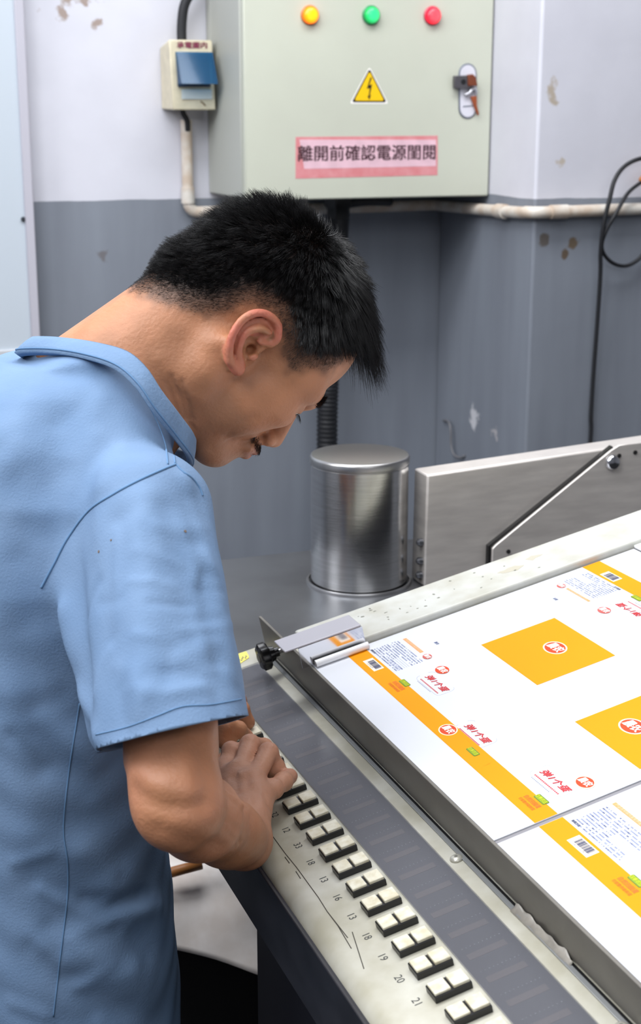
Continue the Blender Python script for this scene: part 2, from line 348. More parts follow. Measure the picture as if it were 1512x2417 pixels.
obj('paper_label', *box(.858, .924, 3.0590, 3.0598, 1.684, 1.704), mat('grey white label', (206, 214, 212), .5), t)
text('lettering', '承電圖内', .0135, lambda a, b, n: A([a, 3.0655-n, b]), mat('maroon ink', (126, 40, 72), .5), t, .885, 1.7915, bold=.0004, lift=.0009, sx=1.25)
obj('plastic_mark', *tube([bf(.899, 1.680, .001), bf(.905, 1.676, .001), bf(.909, 1.671, .001)], .0014, 6), mat('brown mark', (124, 106, 80), .5), t)
tag(obj('power_cable', *tube(spline([(.876, 3.11, 1.79), (.876, 3.11, 1.83), (.882, 3.108, 1.872), (.899, 3.104, 1.905), (.925, 3.10, 1.955), (.935, 3.10, 2.05), (.935, 3.10, 2.2)], 6), .0105, 14), blackrub, smooth=True), 'thick black cable curving down into the top of the breaker box', 'cable')
tag(obj('outlet_cable', *tube(spline([(.873, 3.112, 1.668), (.876, 3.114, 1.655), (.886, 3.12, 1.640), (.888, 3.125, 1.62)], 5), .006, 10), blackrub, smooth=True), 'short black cable from breaker box bottom into the white conduit', 'cable')
t = thing('conduit_pipe', (.888, 3.137, 1.44), 'white plastic conduit pipe running down the wall and along the dado line', 'pipe')
def elbow(c, a, b, r, n=6):   # quarter bend around corner c from direction a to direction b
    c, a, b = A(c), A(a), A(b); return [c+a*r*(1-math.sin(q))+b*r*(1-math.cos(q)) for q in np.linspace(0, math.pi/2, n)]
p = [A([.888, 3.135, 1.642]), A([.888, 3.135, 1.49])]+elbow((.888, 3.135, 1.447), (0, 0, 1), (1, 0, 0), .022)+[A([1.2, 3.135, 1.448])]
p += elbow((1.486, 3.135, 1.450), (-1, 0, 0), (0, -1, 0), .022)+[A([1.486, 2.9, 1.453])]
p += [A([1.486, 2.72, 1.457])]+elbow((1.486, 2.684, 1.459), (0, 1, 0), (1, 0, 0), .022)+[A([1.8, 2.684, 1.462]), A([2.5, 2.684, 1.468])]
obj('pipe_run', *tube(p, .0125, 16), pvc, t, smooth=True, shade_angle=60)
obj('coupling', *tube([(.888, 3.135, 1.500), (.888, 3.135, 1.466)], .0148, 16), pvc, t, smooth=True, shade_angle=60)
obj('coupling', *tube([(1.486, 2.83, 1.4545), (1.486, 2.795, 1.455)], .0155, 16), pvc, t, smooth=True, shade_angle=60)
obj('coupling', *tube([(1.53, 2.684, 1.4594), (1.57, 2.684, 1.4596)], .0146, 16), pvc, t, smooth=True, shade_angle=60)
# corrugated hose under cabinet
pth = spline([(1.211, 3.06, 1.4790), (1.211, 3.06, 1.43), (1.200, 3.06, 1.25), (1.186, 3.06, 1.02), (1.185, 3.06, .7), (1.185, 3.06, .35), (1.185, 3.04, .03)], 80)
t = thing('corrugated_hose', (1.185, 3.04, .0), 'black corrugated hose dropping from the cabinet behind the steel cylinder', 'hose')
obj('hose_wall', *tube(pth, .0235+.0022*np.cos(np.arange(len(pth))*math.pi*.72), 16), blackrub, t, smooth=True)
obj('gland', *lathe([(.034, 0), (.034, .02), (.027, .03), (.027, .052)], (1.211, 3.06, 1.4815), (0, 0, -1), 6), black_m, t, bevel=.002)
obj('cable_tail', *tube(spline([(1.215, 3.05, 1.462), (1.26, 3.04, 1.468), (1.30, 3.04, 1.468), (1.33, 3.05, 1.466)], 6), .011, 10), blackrub, t, smooth=True)
# cable coil and plug on the column
t = thing('hanging_cable', (1.64, 2.69, .9), 'black flex looped over and hanging down the right column', 'cable')
CY = 2.660
obj('hanging_flex', *tube(spline([PY(1560, 372, CY), PY(1512, 374, CY), PY(1474, 392, CY), PY(1450, 425, CY-.01), PY(1438, 470, CY-.015), PY(1424, 530, CY-.01), PY(1417, 590, CY), PY(1416, 650, CY+.01), PY(1409, 760, CY+.02), PY(1400, 880, CY+.028), PY(1394, 980, CY+.03), PY(1391, 1060, CY+.03), (1.636, 2.69, .6), (1.636, 2.69, .3)], 8), .0046, 8), blackrub, t, smooth=True)
obj('hanging_loop', *tube(spline([PY(1514, 429, CY+.01), PY(1482, 455, CY), PY(1455, 500, CY-.018), PY(1432, 540, CY-.012), PY(1420, 575, CY), PY(1425, 600, CY+.01), PY(1444, 620, CY+.015), PY(1470, 628, CY+.02), PY(1495, 620, CY+.02), PY(1520, 596, CY+.02), PY(1545, 540, CY+.02)], 8), .0040, 8), blackrub, t, smooth=True)
tag(obj('cable_plug', *lathe([(.008, 0), (.011, .008), (.012, .03), (.008, .045)], PY(1512, 428, CY+.008), (.9, 0, .35), 12), mat('orange plug', (206, 128, 58), .5), smooth=True), 'orange plug on the end of the looped black flex', 'plug')

def PX(x, y, X):
    r = ray(x, y); return CAM+r*(X/r[0])
tag(obj('wire_stub', *tube(spline([PX(1046, 992, 1.4995), PX(1058, 996, 1.490), PX(1063, 1015, 1.488), PX(1064, 1050, 1.488), PX(1070, 1072, 1.489), PX(1084, 1080, 1.494), PX(1096, 1076, 1.4995)], 6), .0028, 8), mat('grey wire', (112, 112, 116), .5), smooth=True), 'bent grey wire stub hanging from the scuffed column side above the steel guard', 'wire')

# ------------------------------------------------------------------ steel machine deck, cylinder, guard
ZD = .945
t = thing('steel_deck', (1.0, 1.96, 0), 'low brushed steel machine deck behind the operator', 'machine')
obj('deck_plate', *box(.55, 1.62, 1.742, 2.205, ZD-.05, ZD), deck_steel, t, bevel=.004)
obj('deck_apron', *box(.62, 1.60, 1.80, 2.19, ZD-.16, ZD-.0505), base_m, t)
obj('pedestal', *box(1.0, 1.58, 1.78, 2.17, 0, ZD-.1605), base_m, t)
C = (.834, 2.015)
m_ = MB(); m_.add(*lathe([(.0826, 0), (.0826, .003), (.0815, .005), (.0790, .005), (.0790, 0)], (C[0], C[1], ZD), seg=48)); m_.build('collar', mat('deck collar', (168, 168, 170), .35, .9), t, smooth=True, shade_angle=35)
t = thing('steel_cylinder', (C[0], C[1], ZD), 'upright polished steel cylinder with a flat lid on the deck', 'cylinder')
obj('cylinder_wall', *lathe([(.0755, .0055), (.0755, .19)], (*C, ZD), seg=96), cyl_steel, t, smooth=True, shade_angle=35)
obj('lid', *lathe([(.0745, .19), (.0745, .1925), (.0768, .1935), (.0768, .2015), (.0752, .2045), (.073, .205)], (*C, ZD), seg=64), mat('lid steel', (176, 175, 174), .33, 1.0), t, smooth=True, shade_angle=50)
obj('base_shade_disc', *lathe([(.0784, .0003), (.0784, .003)], (*C, ZD), seg=48), blackrub, t)  # black disc stands in for the shaded gap inside the collar
gp = thing('steel_guard', (1.25, 1.96, ZD), 'long upright steel guard box with a slanted hinge plate', 'guard')
gz = lambda a, b, tt: A([a, tt, b])
obj('guard_box', *prism([(.917, ZD+.0004), (1.62, ZD+.0004), (1.62, 1.160), (.919, 1.1235)], 1.952, 2.000, gz), steel, gp, bevel=.003)
obj('hinge_plate', *prism([(1.027, ZD+.0004), (1.62, ZD+.0004), (1.62, 1.1565), (1.262, 1.1475), (1.246, 1.1465), (1.232, 1.1395), (1.033, 1.0045), (1.027, .999)], 1.938, 1.943, gz), steel, gp, bevel=.0012)
obj('plate_shade_strip', *prism([(1.0225, ZD+.0004), (1.034, ZD+.0004), (1.034, 1.0), (1.24, 1.141), (1.2365, 1.1452), (1.0225, 1.0025)], 1.9432, 1.9515, gz), black_m, gp)  # black strip put in as the gap shadow behind the hinge plate
obj('pivot_bolt', *lathe([(.0125, 0), (.0125, .004), (.010, .007), (.004, .008)], (1.2345, 1.938, 1.1205), (0, -1, 0), 20), polish, gp, smooth=True, shade_angle=40)
for a, b in ((1.2465, 1.130), (1.276, 1.133), (1.0545, .992)):
    obj('rivet', *lathe([(.0035, 0), (.0035, .002)], (a, 1.938, b), (0, -1, 0), 10), mat('dark rivet', (56, 54, 54), .4, .5), gp)
for z in (1.015, .985, .962):
    obj('side_bolt', *lathe([(.006, 0), (.006, .006), (.003, .009)], (.917, 1.962, z), (-1, 0, 0), 10), mat('grey bolt', (120, 122, 128), .3, .8), gp, smooth=True, shade_angle=40)

# ------------------------------------------------------------------ cart with white cloth under the deck, wooden stick
t = thing('dark_cart', (.62, 2.0, 0), 'dark low cart standing on the floor beyond the console base', 'cart')
obj('cart_box', *box(.33, .94, 1.83, 2.16, .08, .60), mat('cart dark', (26, 25, 28), .7), t, bevel=.01)
for x in (.37, .90):
    for y in (1.87, 2.12): obj('wheel', *lathe([(.03, -.012), (.04, -.01), (.04, .01), (.03, .012)], (x, y, .0402), (0, 1, 0), 16), black_m, t)
V = []; F = []; nx, ny = 30, 36
for j in range(ny+1):
    for i in range(nx+1):
        x = .36+.44*i/nx; q = j/ny; d = .17; tot = .17+.068+.070*max(0, min(1, (x-.42)/.16)); L_ = q*tot
        fold = .010*math.sin(31*x+9*L_)+.006*math.sin(57*x-22*L_+1)+.004*math.sin(17*L_*3+40*x)
        if L_ < d: y, z = 1.985-L_, .6085+abs(fold)*.5*(L_/d)
        else:
            h = L_-d; y, z = 1.812-.010*min(1, h/.03)-(fold*.5+.012)*min(1, h/.05)-.55*h, .6085-h*.92
        V.append((x, y, z))
for j in range(ny):
    for i in range(nx): F.append([j*(nx+1)+i, j*(nx+1)+i+1, (j+1)*(nx+1)+i+1, (j+1)*(nx+1)+i])
tag(obj('white_cloth', V, F, mat('white canvas', (232, 226, 222), .8, noise=.1, scale=24, dark=(216, 207, 200), bump=.3), smooth=True, solid=.003), 'crumpled white cloth draped over the dark cart below the operator arm', 'cloth')
tag(obj('wooden_stick', *tube([PY(380, 2066, 1.79), PY(430, 2052, 1.79), PY(475, 2040, 1.79)], .0075, 10), mat('varnished wood', (150, 96, 48), .45), smooth=True), 'short brown wooden stick lying on the white cloth', 'stick')

# ------------------------------------------------------------------ console
V0, V1, UR = -.58, .638, .80
cn = thing('press_console', (.8, 1.1, 0), 'printing press control console with inclined beige panel and key rows', 'console')
lipc = [(-.0475-.0225*math.sin(a), -.0225+.0225*math.cos(a)) for a in np.linspace(0, math.pi/2, 9)]
prof = [(UR, 0)]+lipc+[(-.070, -.031), (-.0665, -.036), (-.060, -.036), (-.060, -.026), (-.045, -.010), (UR, -.010)]
obj('top_panel', *prism(prof, V0, V1, lambda a, b, tt: W(a, tt, b)), panel_m, cn, smooth=True, shade_angle=30)
obj('apron', *box(.4068, .4105, .53, V1+1.0898, .857, .9285), apron_m, cn, bevel=.001)
zz = lambda x: P0[2]+(x-P0[0])*math.tan(TILT)-.0125
obj('console_body', *prism([(.4108, .8600), (1.22, .8600), (1.22, zz(1.22)), (.44, zz(.44)), (.4108, .9255)], .53, 1.727, gz), base_m, cn)
obj('console_base', *box(.452, 1.15, .56, 1.386, 0, .8598), base_m, cn, bevel=.003)
obj('bed_frame', *box(.1072, UR, V0, .4365, .0003, .0468, W), bed_m, cn)
obj('riser_strip', *box(.1035, .1070, V0, .620, .003, .0487, W), dark_plate, cn, bevel=.0006)
obj('edge_trim', *box(.0955, .1005, V0, .60, .0003, .0018, W), mat('grey trim', (150, 152, 152), .35, .4), cn, bevel=.0006)
obj('shadow_strip', *box(.1008, .1033, V0, .60, .0003, .0008, W), black_m, cn)  # black strip painted in for the shadow line under the riser
obj('back_ledge', *box(.120, UR, .4372, .524, .0003, .0565, W), ledge_m, cn, bevel=.003, seg=3)
obj('side_frame', *box(.5590, UR, V0, .4362, .0472, .0520, W), white_m, cn, bevel=.0015)
for k in range(26):   # ink specks and stains on the ledge
    u, v = random.uniform(.18, .44), random.uniform(.455, .515); a, b = random.uniform(.0008, .0024), random.uniform(.0008, .002)
    pts = [(u+a*(1+random.uniform(-.4, .4))*math.cos(q), v+b*(1+random.uniform(-.4, .4))*math.sin(q)) for q in np.linspace(0, 2*math.pi, 9)[:-1]]
    if k == 0: sp = MB()
    sp.add(*prism(pts, .0565, .0567, lambda a, b, tt: W(a, b, tt)))
for (u, v, a, b) in ((.405, .480, .016, .007), (.385, .475, .008, .004), (.445, .492, .012, .006)):
    pts = [(u+a*(1+random.uniform(-.3, .3))*math.cos(q), v+b*(1+random.uniform(-.5, .5))*math.sin(q)) for q in np.linspace(0, 2*math.pi, 17)[:-1]]
    if u > .43 or a > .01: st2 = MB(); st2.add(*prism(pts, .0565, .0567, lambda a, b, tt: W(a, b, tt))); st2.build('ledge_stain', mat('tan stain', (188, 182, 164), .5), cn)
sp.build('ink_speck', mat('speck grey', (128, 128, 116), .6), cn, kind='stuff')
# corner bracket and knob
br = obj('corner_bracket', *box(.0775, .1765, .4285, .4675, .0755, .0780, W), grey_plate, cn, bevel=.001)
obj('bracket_face', *box(.0945, .1775, .4285, .4300, .0490, .0753, W), polish, br)
kb = obj('clamp_knob', *lathe([(.0135, 0), (.0165, .002), (.0165, .010), (.0135, .013), (.010, .013), (.008, .020), (.0055, .021), (.0055, .026)], W(.0715, .536, .031), EX, 48, 7, .10), black_m, cn, smooth=True, shade_angle=50, label='black lobed clamp knob')
obj('knob_stem', *lathe([(.0035, 0), (.0035, .008)], W(.0955, .536, .031), EX, 14), polish, kb, smooth=True, shade_angle=40)
obj('knob_face', *lathe([(.0065, 0), (.006, .001)], W(.0716, .536, .031), -EX, 16), mat('knob cap', (60, 58, 56), .5), kb)
# display strip under a smoked cover
obj('display_strip', *box(.0262, .0806, V0, .5865, .0002, .0008, W), mat('display grey', (146, 145, 147), .5), cn)
PIT = .0358; KV = .2225
dots = MB(); k0 = -10
for k in range(k0, 22):
    vc = KV-PIT*k
    if vc < V0+.03 or vc > .575: continue
    obj('display_window', *box(.034, .071, vc-.0135, vc-.0050, .0008, .0010, W), mat('window bar grey', (168, 160, 157), .5), cn)  # plain grey bars in their own colour, not emitting
    for j in range(10):
        u = .0345+.0040*j; dots.add(*box(u, u+.0007+.0004*((j*7+k) % 3 == 0), vc+.0030, vc+.0042, .0008, .0011, W))
dots.build('tick_mark', mat('tick white', (196, 196, 200), .5), cn, kind='stuff')
sm = bpy.data.materials.new('smoked clear plastic'); sm.use_nodes = True; N, L = nt(sm); pb = N['Principled BSDF']; pb.inputs['Base Color'].default_value = lin(92, 94, 101); pb.inputs['Roughness'].default_value = .22
tr = N.new('ShaderNodeBsdfTransparent'); tr.inputs[0].default_value = (.93, .93, .94, 1); mx = N.new('ShaderNodeMixShader'); mx.inputs[0].default_value = .30; L.new(tr.outputs[0], mx.inputs[1]); L.new(pb.outputs[0], mx.inputs[2]); L.new(mx.outputs[0], N['Material Output'].inputs[0])
obj('smoked_cover', *box(.0262, .0806, V0, .5865, .0022, .0030, W), sm, cn)
# keys: block with two cream caps, shared mesh data
def local_mesh(name, V, F, m, bev):
    bm = bmesh.new(); vs_ = [bm.verts.new(v) for v in V]; [bm.faces.new([vs_[i] for i in f]) for f in F]
    if bev: bmesh.ops.bevel(bm, geom=[e for e in bm.edges], offset=bev, segments=1, affect='EDGES')
    me = bpy.data.meshes.new(name); bm.to_mesh(me); bm.free(); me.materials.append(m); return me
blk = local_mesh('key_block', *box(-.0172, .0172, -.0100, .0092, 0, .0066), black_m, .0005)
cap1 = local_mesh('keycap', *box(-.0162, -.0014, -.0086, .0080, .0060, .0088), key_m, .0005)
cap2 = local_mesh('keycap', *box(.0012, .0162, -.0086, .0080, .0060, .0094), key_m, .0005)
nums = {0: '32', 1: '12', 2: '33', 3: '18', 4: '13', 5: '16', 6: '13', 7: '18', 8: '19', 9: '20', 10: '21'}
Rk = (0, -TILT, 0)
def pf(a, b, n): return W(b, -a, n)      # print frame: a reads towards the camera, b up = away from operator
num_m = mat('engraved grey ink', (52, 54, 54), .6)
for k in range(k0+1, 20):
    vc = KV-PIT*k
    b = bpy.data.objects.new('key_block', blk); COL.objects.link(b); b.parent = cn; b.location = W(.0034, vc, 0)-LOC[cn]; b.rotation_euler = Rk
    for me in (cap1, cap2):
        c = bpy.data.objects.new('keycap', me); COL.objects.link(c); c.parent = b
    if k in nums: text('number', nums[k], .0105, pf, num_m, cn, -(.2245-PIT*k), -.0262, lift=.0002)
# long scratches on the lip
scr = []
for pts in ([(200, 320), (265, 410), (330, 490), (395, 580), (450, 655), (500, 735), (560, 815), (635, 942)], [(500, 735), (615, 882)], [(265, 432), (290, 466)], [(326, 512), (352, 552)], [(640, 850), (705, 1055)]):
    q = [PN(560+a/2.3625, 1840+b/2.3625, .0002) for a, b in pts]; m_ = MB(); m_.add(*tube(q, .00045, 4)); scr.append(m_)
    m_.build('scratch', mat('scratch dark', (70, 66, 60), .7), cn)
def dome(name, u, v, n, r, m, parent):
    o = obj(name, *lathe([(r, 0), (r*.92, r*.25), (r*.6, r*.45), (r*.2, r*.5)], W(u, v, n), EN, 20), m, parent, smooth=True)
    obj('screw_slot', *lathe([(r*.28, 0), (r*.25, .0002)], W(u, v, n+r*.5), EN, 6), mat('slot dark', (110, 108, 100), .5), o); return o
dome('screw', .0919, .0296, .0002, .0066, mat('screw plated', (196, 194, 182), .3, .4), cn); dome('screw', .0935, -.256, .0002, .0066, MATS['screw plated'], cn)
# note, tape, rod
V = [W(.0560, .6365, .0004), W(.0800, .6352, .0004), W(.0765, .607, .0012), W(.0565, .6045, .0004)]
nt_ = thing('sticky_note', V[0], 'torn yellow sticky note stuck near the black knob', 'note')
m_ = MB(); m_.add(*prism([(.0560, .6365), (.0700, .6362), (.0800, .6352), (.0785, .620), (.0765, .613), (.071, .6105), (.0645, .607), (.060, .6045), (.0565, .6045)], .0003, .0007, lambda a, b, tt: W(a, b, tt))); m_.build('note_paper', mat('note yellow', (236, 222, 110), .6), nt_)
m_ = MB()
for k in range(7):
    u = .061+.0022*k; v = .612+.003*math.sin(k*2.1)+.001*k; m_.add(*box(u, u+.0014, v, v+.004, .0007, .0009, W))
m_.build('note_mark', mat('note ink', (90, 92, 100), .6), nt_)
tp = []; n1 = 24
for i in range(n1+1):
    f = i/n1; v = -.073-.098*f; wd = .0035+.002*math.sin(f*9)+.0025*math.sin(f*23+1)*f; cu = .001+.004*max(0, math.sin(f*math.pi*1.0))*f+.0015*math.sin(f*31)
    tp += [W(.0945+.002*f, v, .0006), W(.1000+.0010*f, v-.001*math.sin(i), .0022+cu*.5), W(.1005+wd*.4, v, .0045+cu)]
F = [[i*3+j, i*3+j+1, i*3+j+4, i*3+j+3] for i in range(n1) for j in range(2)]
tag(obj('peeling_tape', tp, F, mat('old clear tape', (176, 170, 160), .3, noise=.15, scale=60), smooth=True, solid=.0006), 'strip of old tape peeling along the dark riser by the panel edge', 'tape')
tag(obj('white_rod', *tube([W(.1090, .4275-.0058, .0526), W(.178, .4275-.0058, .0526)], .0045, 16), mat('white gloss rod', (238, 238, 240), .25), smooth=True, shade_angle=50), 'short glossy white rod lying against the steel corner bracket', 'rod')

# ------------------------------------------------------------------ printed sheets
SN = .0478
def sf(a, b, n): return W(b, -a, SN+n)          # a = -v (reading), b = u
def quad(name, a0, a1, b0, b1, m, parent, n=.0003, label=None): return obj(name, *prism([(a0, b0), (a1, b0), (a1, b1), (a0, b1)], n, n+.0001, sf), m, parent, label=label)
def badge(sh, a, b, ra, rb, ring=True, pale=False):
    if ring: obj('badge_ring', *prism(ellipse(a, b, ra*1.16, rb*1.16), .0005, .0006, sf), cream_ink, sh)
    o = obj('badge', *prism(ellipse(a, b, ra, rb), .0006, .0007, sf), logo_red if not pale else mat('faded red ink', (200, 92, 84), .4), sh)
    text('badge_lettering', '晨农', ra*.82, sf, white_ink, o, a, b, bold=ra*.035, lift=.0009, shear=.1)
def title(sh, a, b, fl=1, w_=.05):
    rot = 0 if fl > 0 else math.pi
    text('title_lettering', '弹1个蛋', .0092, sf, red_ink, sh, a, b, shear=.25, sx=1.5, bold=.00035, lift=.0005, rot=rot+math.radians(4)*0)
    m_ = MB()
    for k in range(17):
        x = a+fl*(-.022+.0027*k); y = b-fl*(.0098+.0000*k)
        m_.add(*prism([(x, y), (x+.0017, y), (x+.0019, y+.0016), (x+.0002, y+.0016)], .0003, .0004, sf))
    m_.build('subtitle_print', red_ink, sh)
    m_ = MB()
    for k in range(14):
        x = a+fl*(-.020+.0025*k); y = b-fl*.0142
        m_.add(*prism([(x, y), (x+.0013, y), (x+.0013, y+.0007), (x, y+.0007)], .0003, .0004, sf))
    m_.build('small_print', blue_ink, sh)
    o = rrect(a-.030, a+.029, b-.0125, b+.0105, .006, 5); m_ = MB()
    for i in range(len(o)):
        p, q = A(o[i]), A(o[(i+1) % len(o)]); d = q-p; l = np.linalg.norm(d)
        if l < 1e-6 or i in (5, 11): continue
        nrm = A([-d[1], d[0]])/l*.00012; m_.add(*prism([tuple(p-nrm), tuple(q-nrm), tuple(q+nrm), tuple(p+nrm)], .0002, .0003, sf))
    m_.build('frame_line', pale_ink, sh)
def green(sh, a, b, fl=1):
    o = obj('green_flag', *prism(rrect(a-.0098, a+.0098, b-.0036, b+.0036, .0018), .0005, .0006, sf), green_ink, sh)
    obj('flag_field', *prism(rrect(a-.0087, a+.0087, b-.0026, b+.0026, .001), .0006, .0007, sf), mat('flag green', (140, 164, 24), .4), o)
    text('flag_lettering', '四季农庄', .0047, sf, lime_ink, o, a, b, bold=.0001, lift=.0009, rot=0 if fl > 0 else math.pi)
def slogan(sh, a, b):
    text('slogan_lettering', '自然田园蛋', .0058, sf, orange_ink, sh, a, b+.0022, bold=.0002, lift=.0005, sx=.95)
    text('slogan_lettering', '农家散养新鲜蛋', .0042, sf, orange_ink, sh, a, b-.0036, bold=.00005, lift=.0005, sx=.95)
def barcode(sh, a0, a1, b0, b1, fl=1):
    o = quad('barcode_label', a0, a1, b0, b1, mat('barcode cream', (255, 244, 224), .4), sh, .0004); m_ = MB(); x = a0+.0055; r2 = random.Random(3)
    y0, y1 = (b0+.0035, b1-.0012) if fl > 0 else (b0+.0012, b1-.0012)
    while x < a1-.0035:
        wd = r2.choice([.0004, .0006, .0010]); m_.add(*prism([(x, y0), (x+wd, y0), (x+wd, y1), (x, y1)], .0006, .0007, sf)); x += wd+r2.choice([.0004, .0006, .0008])
    m_.build('barcode_bar', mat('barcode ink', (72, 78, 110), .4), o)
    if fl > 0: text('barcode_digits', '6 921757 62779', .0028, sf, mat('barcode ink', (72, 78, 110), .4), o, (a0+a1)/2, b0+.0017, lift=.0008)
def fine(sh, a0, a1, b0, b1, fl=1, seed=1):
    r2 = random.Random(seed); m_ = MB(); md = MB(); rows = 11; hb = (b1-b0)/rows
    for r in range(rows):
        y = b1-hb*(r+.75) if fl > 0 else b0+hb*(r+.25); x = 0
        lim = (a1-a0)*(.98 if r not in (5, 6, 7) else .55)
        while x < lim:
            wd = r2.uniform(.0012, .0024); h = hb*.42
            if r2.random() < .78:
                xx = a0+x if fl > 0 else a1-x-wd
                (md if r2.random() < .14 else m_).add(*prism([(xx, y), (xx+wd*.8, y), (xx+wd*.8, y+h), (xx, y+h)], .0003, .0004, sf))
            x += wd
    for r in range(6):      # grid of the nutrition table
        y = (b0+.0035+r*.0028) if fl > 0 else (b1-.0035-r*.0028); x0 = a0+(a1-a0)*.55; x1 = a1-.001
        if fl < 0: x0, x1 = a0+.001, a0+(a1-a0)*.45
        m_.add(*prism([(x0, y), (x1, y), (x1, y+.0002), (x0, y+.0002)], .0003, .0004, sf))
    m_.build('fine_print', pale_ink, sh, kind='stuff'); md.build('fine_print_dark', blue_ink, sh, kind='stuff')
    x0, x1, y0 = (a0, a0+.011, b0-.0003) if fl > 0 else (a1-.011, a1, b1-.0012)
    text('table_heading', '食用方法', .0034, sf, mat('navy ink', (62, 70, 98), .4), sh, (x0+x1)/2, y0+.0012, bold=.0001, lift=.0005, rot=0 if fl > 0 else math.pi)
def bar_title(sh, a0, a1, b0, b1, fl=1):
    o = quad('peach_bar', a0, a1, b0, b1, peach, sh); text('bar_lettering', '产品名称鲜鸡蛋营养成分', .0040, sf, mat('bar pale', (250, 212, 176), .4), o, (a0+a1)/2, (b0+b1)/2, lift=.0006, sx=1.05, rot=0 if fl > 0 else math.pi)
def sheet(name, v0, v1, label):
    s = thing(name, W(.33, (v0+v1)/2, SN), label, 'printed sheet'); obj('sheet_paper', *box(.1074, .5573, v0, v1, SN-.0008, SN+.0002, W), paper_m, s); return s
s1 = sheet('printed_sheet', -.0340, .4340, 'white printed packaging sheet with amber square, farther one against the ledge')
quad('amber_band', -.4335, .0335, .1500, .1742, amber, s1); quad('amber_band', -.4335, .0335, .4810, .5066, amber, s1)
quad('amber_square', -.3307, -.1978, .2829, .3811, amber, s1); quad('amber_square', -.1018, .0175, .2727, .3525, amber, s1)
barcode(s1, -.3945, -.3600, .1583, .1710); fine(s1, -.4150, -.3405, .1775, .2142, 1, 1); bar_title(s1, -.4142, -.3640, .2196, .2243)
badge(s1, -.3492, .2218, .0072, .0052, False, True); badge(s1, -.3057, .2201, .0105, .0075, False); title(s1, -.2815, .2008)
green(s1, -.3075, .1735); slogan(s1, -.3065, .1630); badge(s1, -.1768, .1644, .0112, .0082)
title(s1, -.1495, .1842); green(s1, -.1190, .1643); quad('orange_tick', -.0875, -.0868, .1587, .1674, orange_ink, s1)
title(s1, -.0178, .2002); badge(s1, .0040, .2208, .0108, .0078); green(s1, .0030, .1742); slogan(s1, .0005, .1632)
badge(s1, -.2616, .3420, .0155, .0105); badge(s1, -.0545, .3110, .0155, .0105)
text('small_mark', '晨农', .0045, sf, blue_ink, s1, -.3735, .2455, lift=.0004, bold=.0001)
barcode(s1, -.3975, -.3660, .4846, .4972, -1); fine(s1, -.4150, -.3410, .4420, .4780, -1, 2); bar_title(s1, -.3925, -.3392, .4327, .4361, -1)
badge(s1, -.4040, .4332, .0072, .0050, False, True); badge(s1, -.3050, .4335, .0100, .0070, False, True); title(s1, -.2840, .4560, -1); green(s1, -.3050, .4790, -1)
text('small_mark', '晨农', .0045, sf, blue_ink, s1, -.3760, .4090, lift=.0004, bold=.0001, rot=math.pi)
s2 = sheet('printed_sheet', -.5200, -.0405, 'white printed packaging sheet nearest the camera, with large barcode on amber band')
quad('amber_band', .0410, .5195, .1500, .1748, amber, s2); quad('amber_band', .0410, .5195, .4810, .5066, amber, s2)
quad('amber_square', .150, .280, .2829, .3811, amber, s2)
barcode(s2, .0755, .1092, .1588, .1718); fine(s2, .0520, .1300, .1780, .2160, 1, 3); bar_title(s2, .0513, .1040, .2207, .2250)
green(s2, .1640, .1740); slogan(s2, .1640, .1630); badge(s2, .2900, .1644, .0112, .0082); title(s2, .186, .2005)
